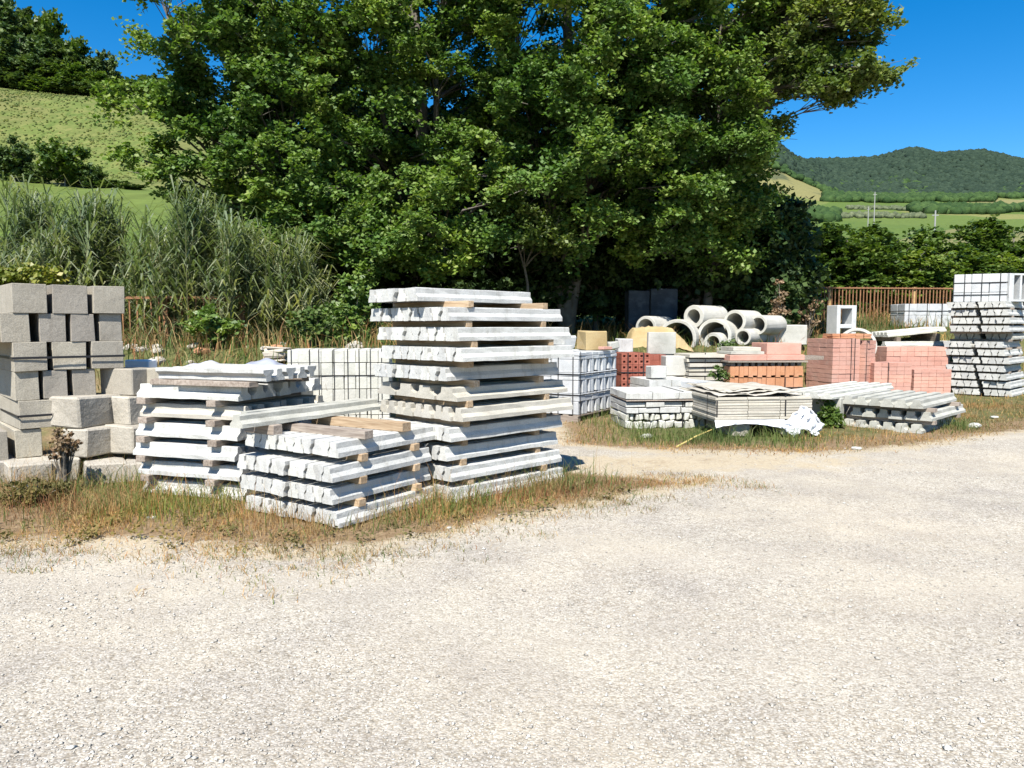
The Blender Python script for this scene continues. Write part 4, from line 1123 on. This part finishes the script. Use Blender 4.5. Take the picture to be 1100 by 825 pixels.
# bright shrubs along the foot of the trees
def shrub(name, label, px, py, Y, rx, ry, ryd, n, per, rad, size, mat, seed, group=None, up=.5, base=None):
    c, r_ = E(px, py, rx, ry, Y, ryd); rg = np.random.default_rng(seed)
    b = tz(c[0], c[1]); r = thing(name, label, 'shrub' if 'weed' not in name else 'weed', (c[0], c[1], b), 0, group)
    cen = crown_centres([(c, r_)], n, rg, .3) - np.array([c[0], c[1], b])
    cen[:, 2] = np.maximum(cen[:, 2], .05)
    mb = MB()
    for q in cen[:26]: mb.tube([(q[0] * .1, q[1] * .1, -.05), (q[0] * .5, q[1] * .5, q[2] * .55), tuple(q)], [.014, .009, .003], 4, False)
    mb.obj('stem', M['bark'], r)
    pts = cluster_points(cen, rad, per, rg); pts[:, 2] = np.maximum(pts[:, 2], .01)
    mobj('foliage', leaf_mesh('foliage', pts, size, mat, up, rg=rg), r); return r
shrub('bramble_shrub', 'bright green bramble bush on the bank behind the orange rubble', 228, 352, 12.3, 26, 20, .5, 30, 60, .20, .07, M['bramble'], 61)
shrub('bramble_shrub', 'yellowish green creeper showing over the top of the grey block wall', 26, 298, 12.4, 46, 11, .6, 34, 60, .18, .065, M['yellowleaf'], 62)
shrub('bramble_shrub', 'leafy green bush left of the tall centre stack', 378, 340, 13.2, 24, 42, .6, 44, 60, .24, .07, M['bramble'], 63)
shrub('bramble_shrub', 'low grey-green shrub in front of the reeds behind the strapped white block pack', 335, 350, 12.6, 24, 18, .5, 24, 50, .2, .06, M['weed'], 64)
shrub('leafy_weed', 'dark leafy weed between the slab pack and the low right stack', 893, 455, 11.2, 13, 27, .22, 40, 50, .10, .045, M['hedge'], 65)
shrub('leafy_weed', 'dried brown weed in front of the grey block wall', 68, 478, 6.95, 14, 20, .12, 26, 40, .055, .024, M['brownweed'], 66, up=.1)
shrub('leafy_weed', 'bushy olive-brown weed at the foot of the grey block wall', 38, 528, 6.55, 38, 15, .25, 40, 60, .07, .022, M['oliveweed'], 67, up=.2)
shrub('leafy_weed', 'small green weed between the left stack and the strapped white block pack', 340, 438, 8.6, 12, 6, .1, 10, 40, .06, .03, M['weed'], 68)
shrub('leafy_weed', 'tall dry weed with a pale seed head before the dark trees, left of the fence', 838, 325, 18.2, 8, 24, .25, 14, 30, .14, .06, M['brownweed'], 69, up=.1)
shrub('leafy_weed', 'dry branching weed before the left end of the rusty fence', 868, 335, 19.0, 14, 18, .3, 18, 26, .16, .06, M['brownweed'], 70, up=.1)
shrub('leafy_weed', 'green weed among the slabs beside the orange tiles', 772, 402, 13.0, 10, 8, .2, 10, 40, .1, .04, M['weed'], 71)
shrub('leafy_weed', 'green weed beside the small pipe, among pale stalks', 783, 372, 16.2, 10, 9, .3, 10, 40, .14, .05, M['weed'], 72)

# ------------------------------------------------------------------ reeds
def reed_clump(label, px, top_py, Y, wpx, seed, n, dep=.9):
    rg = np.random.default_rng(seed)
    x0 = (px - 550) / F * Y; b = tz(x0, Y); s = Y / F; hmax = (at(px, top_py, Y).z - b) * 1.0
    r = thing('reed_clump', label, 'reeds', (x0, Y, b), 0, 'tall reed clumps on the left bank')
    mb = MB(); LV, LF_ = [], []
    for k in range(n):
        dx, dy = np.clip(rg.normal(), -2, 2) * wpx * s * .46, rg.normal() * dep * .5
        h = hmax * np.clip(.97 - .55 * abs(dx) / (wpx * s) - rg.random() ** 1.5 * .42, .35, 1.02)
        lx, ly = rg.normal() * .10 + dx * .10, rg.normal() * .10 - .04
        bz = tz(x0 + dx, Y + dy) - b
        P = [Vector((dx + lx * h * f * f * .5, dy + ly * h * f * f * .5, bz + h * f * .9)) for f in (0, .35, .7, 1)]
        mb.tube(P, [.009, .008, .006, .003], 4, False)
        nl = int(h * 14)
        for q in range(nl):
            f = .12 + .88 * (q + rg.random()) / nl
            p = np.array(P[0].lerp(P[-1], f)); p[:2] = np.array([dx + lx * h * f * f * .5, dy + ly * h * f * f * .5])
            a = rg.random() * 6.283; L = rg.uniform(.34, .62) * (1 if f < .85 else .8); wd = rg.uniform(.010, .020)
            d = np.array([math.cos(a), math.sin(a), 0]); sd = np.array([-math.sin(a), math.cos(a), 0]) * wd
            rise = rg.uniform(.45, 1.5) if f < .8 else rg.uniform(.9, 2.0)
            p1 = p + d * L * .45 + np.array([0, 0, L * .45 * rise]); dr = rg.uniform(-.95, .25)
            p2 = p + d * L * .95 + np.array([0, 0, L * (.45 * rise + dr * .5)])
            k0 = len(LV); LV += [p - sd * .5, p + sd * .5, p1 + sd, p1 - sd, p2 + sd * .15, p2 - sd * .15]
            LF_ += [(k0, k0 + 1, k0 + 2, k0 + 3), (k0 + 3, k0 + 2, k0 + 4, k0 + 5)]
    mb.obj('cane', M['cane'], r)
    mobj('foliage', mesh_np('foliage', LV, LF_, M['reed']), r)
for k, (px, tp, Y, wpx, n, lb) in enumerate(((-30, 200, 15.2, 44, 85, 'reed clump cut by the left edge of the photo'), (38, 170, 15.0, 30, 120, 'tall pointed reed clump rising above the grey block wall'),
                                      (104, 184, 14.6, 40, 170, 'broad dark reed clump right above the end of the grey block wall'), (170, 214, 14.2, 22, 70, 'slim reed clump between the dark one and the broad pale one'),
                                      (214, 180, 14.0, 36, 170, 'broad pale reed clump under the left tree'), (268, 222, 13.9, 34, 120, 'reed clump behind the little stone pile'),
                                      (318, 232, 14.2, 30, 90, 'reed clump with drooping leaves, next to the dark trees'), (60, 235, 13.6, 60, 120, 'lower reed clump directly behind the grey block wall'))):
    reed_clump(lb, px, tp, Y, wpx, 80 + k, n)
def cypress(label, px, py0, py1, Y, wpx, seed): pass

# ------------------------------------------------------------------ rusty fences
def fence(label, x0, y0, x1, y1, zt, zb, nbar, posts, bw=.014, mat='rust', pmat='rust', extra_rail=None):
    d = Vector((x1 - x0, y1 - y0, 0)); L = d.length; a = math.atan2(d.y, d.x)
    r = thing('metal_fence', label, 'fence', (x0, y0, zb), a); hh = zt - zb
    mb = MB()
    for k in range(nbar):
        x = L * (k + .5) / nbar + random.gauss(0, .006); mb.box(x - bw, x + bw, -.012, .012, .02, hh + random.uniform(-.01, .01), .004)
    mb.obj('bar_panel', M[mat], r)
    for z in (hh - .03, .12) + ((extra_rail,) if extra_rail else ()):
        mb = MB(); mb.box(0, L, -.035, -.013, z - .02, z + .02, .003); mb.obj('rail', M[mat], r)
    for f in posts:
        mb = MB(); mb.box(f * L - .045, f * L + .045, .014, .10, -.5, hh + .01, .002); mb.obj('post', M[pmat], r)
zf = at(950, 308.5, 22.3).z
fence('rusty ochre bar fence on the bank before the hedge at the right', at(868, 340, 22.0).x, 22.0, at(1040, 340, 22.6).x, 22.6, zf, zf - 1.15, 46, (.13, .66, .97), mat='rust', pmat='rustpost')
fence('dark rusty bar fence half hidden by reeds behind the grey block wall', at(120, 340, 13.3).x, 13.3, at(262, 340, 13.3).x, 13.3, at(170, 318, 13.3).z, at(170, 360, 13.3).z - .2, 18, (.40, .98), .010)

# ------------------------------------------------------------------ hedge at the right, trees on the left hill
def leafy_proto(name, label, cat, w_, h_, n, per, rad, size, mat, seed, loc, group, kind='round', up=.45):
    rg = np.random.default_rng(seed)
    r = thing(name, label, cat, loc, 0, group)
    if kind == 'round': ells = [((0, 0, h_ * .58), (w_ * .5, w_ * .5, h_ * .42)), ((w_ * .22, -.1 * w_, h_ * .40), (w_ * .36, w_ * .36, h_ * .33)), ((-w_ * .25, 0, h_ * .45), (w_ * .33, w_ * .36, h_ * .3))]
    else: ells = [((0, 0, h_ * .42), (w_ * .48, w_ * .48, h_ * .42)), ((0, 0, h_ * .72), (w_ * .3, w_ * .3, h_ * .3)), ((w_ * .2, -.15 * w_, h_ * .3), (w_ * .38, w_ * .36, h_ * .3))]
    cen = crown_centres(ells, n, rg, .55); cen[:, 2] = np.maximum(cen[:, 2], .12 * h_ * rg.random(len(cen)))
    mb = MB(); branches(mb, (0, 0, 0), [((0, 0, h_ * .8), h_ * .022)], [tuple(c) for c in cen[:40]], .1)
    mb.obj('trunk', M['bark'], r)
    pts = cluster_points(cen, rad * rg.uniform(.7, 1.3, len(cen)), per, rg)
    mobj('crown', leaf_mesh('crown', pts, size, mat, up, rg=rg), r); return r
def place(proto, loc, scale, rz, label, group=None, used=set()):
    o = proto if proto.name not in used else copy_tree(proto)
    used.add(proto.name); o.location = loc; o.scale = scale; o.rotation_euler = (0, 0, rz); o['label'] = label
    if group: o['group'] = group
    return o
GH = 'hedge trees behind the rusty fence'
hp = [leafy_proto('hedge_tree', 'x', 'hedge tree', 3.0, 4.2, 90, 150, .42, .13, M['hedge'], 201, (0, 0, 0), GH, 'cone'),
      leafy_proto('hedge_tree', 'x', 'hedge tree', 3.2, 4.0, 90, 150, .42, .13, M['hedgelight'], 202, (0, 0, 0), GH, 'round'),
      leafy_proto('hedge_tree', 'x', 'hedge tree', 3.0, 4.4, 90, 150, .42, .13, M['hedge'], 203, (0, 0, 0), GH, 'round')]
for k, (px, tp, Y, ty, ws, lb) in enumerate(((850, 236, 25.5, 2, 1.0, 'dark hedge tree where the hedge meets the big trees'), (878, 240, 25.8, 0, .9, 'pointed dark hedge tree at the left end of the hedge'), (905, 236, 25.2, 2, .9, 'rounded hedge tree behind the concrete frame'),
                                        (940, 243, 26.0, 0, .95, 'pointed hedge tree in the middle of the hedge'), (972, 234, 27.5, 2, 1.0, 'tallest hedge tree, behind the pale strapped block pack'),
                                        (990, 262, 25.4, 1, .95, 'bright yellow-green hedge tree left of the right-hand tall stack'), (925, 262, 24.8, 0, .8, 'low hedge tree right behind the middle of the fence'), (1022, 258, 27.5, 2, 1.0, 'grey-green hedge tree behind the block pack crowning the right-hand stack'),
                                        (1060, 236, 31, 0, 1.2, 'dark tree above the right-hand tall stack'), (1098, 232, 31, 2, 1.3, 'dark tree at the right edge of the photo'), (1075, 268, 28, 1, 1.0, 'bright bush low behind the hollow element at the right'))):
    c = at(px, tp, Y); b = tz(c.x, Y) - .1; h_ = (c.z - b)
    h0 = (4.2, 4.0, 4.4)[ty]
    place(hp[ty], (c.x, Y, b), (ws, ws, h_ / h0), k * 1.3, lb)
GW_ = 'trees of the wood on the left hill'
wp = [leafy_proto('hill_tree', 'x', 'tree', 8.0, 9.0, 80, 80, 1.0, .50, M['hillleaf'], 211, (0, 0, 0), GW_, 'round', .5),
      leafy_proto('hill_tree', 'x', 'tree', 7.0, 9.5, 80, 80, .95, .50, M['hillleaf'], 212, (0, 0, 0), GW_, 'round', .5),
      leafy_proto('hill_tree', 'x', 'tree', 8.0, 8.0, 80, 80, 1.0, .50, M['hedge'], 213, (0, 0, 0), GW_, 'round', .5)]
hill = [(-12, -25, 150, 1.3), (14, 0, 150, 1.2), (38, 8, 152, 1.15), (22, 28, 140, 1.0), (52, 36, 148, 1.0), (70, 38, 150, .95), (88, 52, 150, .9), (40, 58, 136, .9), (66, 66, 136, .9), (12, 56, 135, .95), (-8, 42, 138, 1.0), (92, 76, 136, .8), (112, 48, 152, .62),
        (24, 82, 126, .7), (52, 86, 126, .7), (80, 88, 126, .75), (104, 90, 128, .6), (126, 84, 130, .7), (140, 88, 132, .6), (0, 74, 127, .75), (118, 94, 124, .5), (148, 92, 128, .6), (165, 80, 140, .8), (190, 80, 140, .8)]
hl = ['highest tree at the left corner of the photo, on the hill', 'tall tree second from the left corner on the hilltop', 'tall dark tree beside the sky at the top of the hill', 'tree under the hilltop trees near the left edge', 'dark tree on the hill crest left of the sloping skyline',
      'tree on the sloping skyline of the hill, midway down', 'rounded tree on the hill skyline before the gap', 'tree inside the hill wood, below the crest trees', 'mid-wood tree above the field edge on the hill', 'wood tree near the left edge above the field', 'left-edge wood tree in mid slope', 'tree at the right of the hill wood, below the gap',
      'lone rounded tree standing against the sky right of the hill wood', 'low tree at the wood edge above the vineyard, left', 'low tree at the wood edge above the vineyard, second from left', 'low tree at the wood edge above the vineyard, middle', 'small tree at the wood edge below the lone skyline tree', 'small tree at the wood edge near the big left tree',
      'small bush tree next to the big left tree at the wood edge', 'low edge tree cut by the left photo border', 'smallest bush of the wood edge', 'bush showing between the wood edge and the big tree crown', 'hill tree glimpsed behind the upper left crown', 'hill tree hidden mostly behind the left crown']
for k, ((px, tp, Y, s), lb) in enumerate(zip(hill, hl)):
    c = at(px, tp, Y); h_ = 9.0 * s
    b = tz(c.x, Y) - .4; hh = max(c.z - b, 3)
    place(wp[k % 3], (c.x, Y, b), (s * 1.05, s * 1.05, hh / (9.0, 9.5, 8.0)[k % 3]), k * 2.1, lb, GW_)
GS = 'dark shrubs on the meadow of the left hill'
for k, (px, tp, Y, w_, lb) in enumerate(((14, 146, 66, .42, 'dark round shrub on the meadow at the left edge'), (68, 150, 66, .50, 'dark round shrub on the meadow, tallest of the row'), (40, 176, 66, .26, 'low dark shrub between the two round shrubs on the meadow'), (97, 176, 66, .30, 'low dark shrub right of the tallest meadow shrub'), (120, 194, 66, .28, 'small dark shrub in the meadow row, near the big tree'), (140, 207, 64, .26, 'lowest shrub of the meadow row beside the left tree'), (-22, 160, 68, .5, 'meadow shrub cut by the left photo border'))):
    c = at(px, tp, Y); b = tz(c.x, Y) - .3; hh = max(c.z - b, 1.0)
    o = place(wp[(k + 1) % 3], (c.x, Y, b), (w_, w_, hh / (9.5, 8.0, 9.0)[k % 3]), k * 1.7, lb, GS); o['category'] = 'shrub'; o.name = 'meadow_shrub'

# far woods: masses of crowns on the mountain and between the fields
def wood_mass(name, label, n, fn, smin, smax, mat, seed):
    rg = np.random.default_rng(seed)
    pts = fn(rg, n); n = len(pts)
    bm = bmesh.new(); bmesh.ops.create_icosphere(bm, subdivisions=1, radius=1)
    bv = np.array([v.co[:] for v in bm.verts]); bf = np.array([[v.index for v in f.verts] for f in bm.faces]); bm.free()
    s = rg.uniform(smin, smax, n)
    V = bv[None] * (1 + rg.uniform(-.28, .28, (n, len(bv), 1))) * np.array([1, 1, .85]) * s[:, None, None]
    V = V + np.array([pts[:, 0], pts[:, 1], terrain(pts[:, 0], pts[:, 1]) + s * .4]).T[:, None]
    Fc = (bf[None] + (np.arange(n) * len(bv))[:, None, None]).reshape(-1, 3)
    tag(link(bpy.data.objects.new(name, mesh_np(name, V.reshape(-1, 3), Fc, mat, True))), label, 'wood', kind='stuff')
def woodmat(name, c1, c2):
    m, t, out = nt(name)
    g = t.nodes.new('ShaderNodeNewGeometry')
    a = noise(t, g.outputs['Position'], .35, 6, .7)
    c = ramp(t, g.outputs['Random Per Island'], [(0, c1), (1, c2)]).outputs[0]
    c = mixc(t, 1.0, c, ramp(t, a, [(.3, (.55, .6, .55)), (.7, (1.25, 1.2, 1.1))]).outputs[0], 'MULTIPLY')
    p = N(t, 'ShaderNodeBsdfPrincipled', Roughness=.95); p.inputs['Specular IOR Level'].default_value = .1; t.links.new(c, p.inputs['Base Color'])
    b = t.nodes.new('ShaderNodeBump'); b.inputs['Strength'].default_value = 1; b.inputs['Distance'].default_value = .8
    t.links.new(a, b.inputs['Height']); t.links.new(b.outputs[0], p.inputs['Normal']); t.links.new(p.outputs[0], out.inputs[0]); return m
FW = woodmat('far_wood', (.020, .036, .026), (.036, .058, .040)); MW = woodmat('mid_wood', (.026, .055, .020), (.055, .095, .032)); OW_ = woodmat('olive_grove', (.08, .10, .06), (.13, .15, .09))  # slight haze put into the bluish green of the mountain wood
def mtn(rg, n):
    y = 950 + rg.random(n) * 950; u = .26 + rg.random(n) * .48; x = u * y
    return np.stack([x, y], 1)
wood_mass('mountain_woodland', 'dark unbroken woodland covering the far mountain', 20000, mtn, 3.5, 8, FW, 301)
def spur(rg, n):
    y = 930 + rg.random(n) * 420; u = .26 + rg.random(n) * .48
    ok = fbm(u * 14, y / 170, 77, 3) > .40
    return np.stack([u * y, y], 1)[ok]
wood_mass('spur_woodland', 'lighter green woodland on the foot of the far mountain', 6500, spur, 3, 6.5, MW, 304)
def vines(rg, n):
    y = 74 + 56 * rg.random(9000); u = -.82 + .38 * rg.random(9000); x = u * y
    ok = fbm(x / 7, y / 12, 31, 4) + rg.random(len(x)) * .45 > .66
    return np.stack([x, y], 1)[ok]
wood_mass('vineyard', 'low pale green growth on the slope of the left hill', 0, vines, .05, .17, M['vine'], 305)
def band(specs):
    def fn(rg, n):
        out = []
        for (px0, px1, py0, py1, Y0, Y1, m) in specs:
            u = rg.random(m); px = px0 + (px1 - px0) * u; Y = Y0 + (Y1 - Y0) * rg.random(m)
            out.append(np.stack([(px - 550) / F * Y, Y], 1))
        return np.concatenate(out)
    return fn
wood_mass('field_woodland', 'dark green woods between the fields below the mountain', 0, band([(820, 892, 0, 0, 440, 500, 240), (880, 1060, 0, 0, 760, 930, 1300), (975, 1075, 0, 0, 540, 590, 300), (1080, 1180, 0, 0, 560, 640, 200)]), 3.0, 5.5, MW, 302)
wood_mass('olive_grove', 'grey-green orchard rows on the fields in the distance', 0, band([(898, 990, 0, 0, 470, 505, 150), (905, 970, 0, 0, 600, 640, 120)]), 1.4, 2.4, OW_, 303)
for px, y0, y1, Y, lb in ((1005, 226, 300, 75, 'tall pale utility pole above the hedge'), (940, 206, 245, 130, 'distant utility pole on the fields, taller of two'), (933, 222, 246, 140, 'distant utility pole on the fields, shorter of two')):
    c = at(px, y0, Y); b = tz(c.x, Y); r = thing('utility_pole', lb, 'pole', (c.x, Y, b))
    mb = MB(); mb.tube([(0, 0, -.5), (0, 0, c.z - b)], [.11, .07], 8); mb.obj('shaft', M['pole'], r)
    mb = MB(); mb.box(-.32, .32, -.04, .04, c.z - b - .5, c.z - b - .42); mb.obj('crossarm', M['pole'], r)

# ------------------------------------------------------------------ grass and weeds
def blades(name, label, X, Y, h, wd, mat, seed, bend=.6, lean=.5):
    rg = np.random.default_rng(seed); n = len(X); Z = terrain(X, Y)
    a = rg.random(n) * 6.283; d = np.stack([np.cos(a), np.sin(a), np.zeros(n)], 1)
    f = rg.random(n) * 6.283; sd = np.stack([np.cos(f), np.sin(f), np.zeros(n)], 1) * (wd * rg.uniform(.6, 1.3, n))[:, None]
    B = np.stack([X, Y, Z - .01], 1); h = h[:, None]; up = np.array([0, 0, 1.])
    l1 = rg.random((n, 1)) * lean; l2 = l1 + rg.random((n, 1)) * bend
    m_ = B + up * h * .55 + d * h * l1 * .55; t_ = B + up * h * (1 - .35 * l2) + d * h * l2
    V = np.stack([B - sd, B + sd, m_ + sd * .75, m_ - sd * .75, t_ + sd * .12, t_ - sd * .12], 1).reshape(-1, 3)
    k = (np.arange(n) * 6)[:, None]
    Fc = np.concatenate([k + np.array([[0, 1, 2, 3]]), k + np.array([[3, 2, 4, 5]])], 0)
    tag(link(bpy.data.objects.new(name, mesh_np(name, V, Fc, mat))), label, 'grass', kind='stuff')
def scatter(n, x0, x1, y0, y1, dens, seed):
    rg = np.random.default_rng(seed); X = x0 + (x1 - x0) * rg.random(n); Y = y0 + (y1 - y0) * rg.random(n)
    ok = rg.random(n) < dens(X, Y); return X[ok], Y[ok]
def clump(x, y, s, lo, hi): return sstep(lo, hi, fbm(x * s, y * s, int(s * 7), 4))
hA = lambda X, Y: np.where(Y < 0, 0, 1)
def dens_dry(x, y):
    z = zone_left(x, y)
    return np.clip(sstep(-.25, .75, z) * (.18 + .82 * clump(x, y, 1.6, .36, .58)) * np.where(y > 9.0, .15, 1), 0, 1)
X, Y = scatter(88000, -6.5, 1.95, 4.6, 9.4, dens_dry, 401)
zz = zone_left(X, Y); hh = (.03 + .10 * sstep(.1, 1.1, zz)) * rng.lognormal(0, .35, len(X)) * (.55 + .75 * clump(X, Y, .9, .3, .65))
redp = (fbm(X * .7 + 3, Y * .7, 12, 3) + .35 * sstep(-3.3, -4.6, X) > .58) & (zz < 1.1)
blades('dry_grass', 'dry straw-brown grass along the foot of the left and centre stacks', X[~redp], Y[~redp], np.minimum(hh[~redp], .34), .0021, M['dry'], 402)
blades('dry_grass', 'reddish dried grass patches in front of the left stack and the grey block wall', X[redp], Y[redp], np.minimum(hh[redp], .30), .0021, M['reddry'], 403)
tr = np.random.default_rng(440); TX, TY = [], []
for q in range(230):
    x = tr.uniform(-5.5, 2.3); dd = abs(tr.normal()) * .38; y = float(strip_front(x)) - dd + .1
    if x > 1.5: y = tr.uniform(6.6, 7.6)
    k = int(tr.integers(6, 40)); s = tr.uniform(.03, .10); TX.append(x + tr.normal(size=k) * s * 1.6); TY.append(y + tr.normal(size=k) * s)
TX = np.concatenate(TX); TY = np.concatenate(TY)
sel = tr.random(len(TX)) < .6
blades('dry_grass', 'stray dry tufts on the gravel in front of the grass strip', TX[sel], TY[sel], tr.uniform(.025, .09, sel.sum()), .0022, M['dry'], 441, .9, .9)
blades('green_grass', 'stray green tufts on the gravel in front of the grass strip', TX[~sel], TY[~sel], tr.uniform(.02, .07, (~sel).sum()), .0024, M['grass'], 442, .9, .9)
# thin stalks with seed heads standing above the grass
def dens_s(x, y): return sstep(.25, .8, zone_left(x, y)) * (.3 + .7 * clump(x, y, 1.2, .4, .6)) * (y < 7.6)
X, Y = scatter(2600, -6.5, 1.8, 5.0, 7.8, dens_s, 443)
blades('dry_grass', 'tall thin straw stalks standing above the grass strip', X, Y, tr.uniform(.2, .5, len(X)), .0016, M['dry'], 444, .35, .25)
# matted straw lying on the soil, and small broad-leaved weeds between the blades
def dens_m(x, y): return np.clip(sstep(-.5, .35, zone_left(x, y)) * sstep(.36, .56, fbm(x * 1.9, y * 1.9, 21, 4)) * (y < 8.2), 0, 1)
X, Y = scatter(60000, -6.5, 1.95, 4.4, 8.4, dens_m, 446)
blades('dry_grass', 'matted dead straw lying flat along the grass strip', X, Y, tr.uniform(.03, .085, len(X)), .0022, M['dry'], 447, 1.2, 1.3)
def dens_m2(x, y): return np.clip(sstep(-.4, .3, zone_right(x, y)) * sstep(.36, .56, fbm(x * 1.5, y * 1.5, 22, 4)), 0, 1)
X, Y = scatter(45000, .6, 12, 8.3, 15, dens_m2, 448)
blades('dry_grass', 'matted dead straw lying flat along the right-hand edge of the yard', X, Y, tr.uniform(.03, .085, len(X)), .0034, M['dry'], 449, 1.2, 1.3)
C_ = []
for q in range(60):
    x = tr.uniform(-5.8, 1.6); y = float(strip_front(x)) + abs(tr.normal()) * .5
    if y > strip_back(x): continue
    k = int(tr.integers(10, 45)); s = tr.uniform(.03, .08)
    p = np.stack([x + tr.normal(size=k) * s, y + tr.normal(size=k) * s, tr.uniform(.01, .09, k)], 1); p[:, 2] += terrain(p[:, 0], p[:, 1]); C_.append(p)
tag(mobj('ground_weeds', leaf_mesh('ground_weeds', np.concatenate(C_), .022, M['oliveweed'], .5)), 'small broad-leaved weeds dotted through the grass strip', 'weeds', kind='stuff')
def dens_gr(x, y):
    z = zone_left(x, y)
    g = np.exp(-((x + 2.75) / .55) ** 2 - ((y - 6.25) / .45) ** 2) + np.exp(-((x + .35) / .55) ** 2 - ((y - 6.25 - .5 * (x + .35)) / .28) ** 2) + .8 * np.exp(-((x + 3.6) / .5) ** 2 - ((y - 7.0) / .3) ** 2) + .55 * np.exp(-((x - .5) / .6) ** 2 - ((y - 7.1) / .3) ** 2)
    return np.clip((g * 1.0 + .05) * sstep(-.1, .4, z) + sstep(-.45, .0, z) * .12 * clump(x, y, 2.3, .5, .64), 0, 1)
X, Y = scatter(52000, -6.5, 2.1, 4.3, 9.0, dens_gr, 403)
zz = zone_left(X, Y); hh = (.035 + .13 * sstep(.0, .9, zz)) * rng.lognormal(0, .4, len(X))
blades('green_grass', 'green grass tufts between the left and centre stacks', X, Y, np.minimum(hh, .36), .003, M['grass'], 404)
def dens_r(x, y):
    z = zone_right(x, y)
    return np.clip(sstep(-.2, .5, z) * (.25 + .75 * clump(x, y, 1.1, .36, .6)) * np.where((y > right_front(x) + 2.6), .5, 1), 0, 1)
X, Y = scatter(80000, .6, 13, 8.5, 17, dens_r, 405)
zz = zone_right(X, Y); near = np.exp(-((X - 1.9) / 1.1) ** 2) + np.exp(-((X - 3.2) / .8) ** 2) + np.exp(-((X - 6.6) / .6) ** 2)
g = rng.random(len(X)) < np.clip(.12 + .85 * near * sstep(.1, .7, zz), 0, 1)
hh = (.03 + .10 * sstep(.0, .9, zz)) * rng.lognormal(0, .45, len(X)) * (.5 + .9 * clump(X, Y, 1.3, .3, .6))
blades('green_grass', 'green grass along the foot of the stacks on the right', X[g], Y[g], np.minimum(hh[g], .30), .0036, M['grass'], 406)
blades('dry_grass', 'short dry grass along the edge of the yard on the right', X[~g], Y[~g], np.minimum(hh[~g] * .55, .16), .0036, M['dry'], 407)
def dens_b(x, y): return np.clip(sstep(.2, 1.2, y - bank_start(x)) * (.3 + .7 * clump(x, y, .7, .35, .6)), 0, 1)
X, Y = scatter(85000, -14, 16, 10, 24, dens_b, 408)
g = rng.random(len(X)) < .45 + .3 * (fbm(X * .5, Y * .5, 4) - .45) * 3
hh = .28 * rng.lognormal(0, .4, len(X))
blades('green_grass', 'tall green grass on the bank below the trees and the fence', X[g], Y[g], np.minimum(hh[g], .7), .008, M['weed'], 409)
blades('dry_grass', 'tall dry straw grass on the bank below the trees and the fence', X[~g], Y[~g], np.minimum(hh[~g] * 1.15, .8), .007, M['dry'], 410)
# every top-level thing says that it is one
for o in col.objects:
    if o.parent is None and o.get('label') and not o.get('kind'): o['kind'] = 'thing'
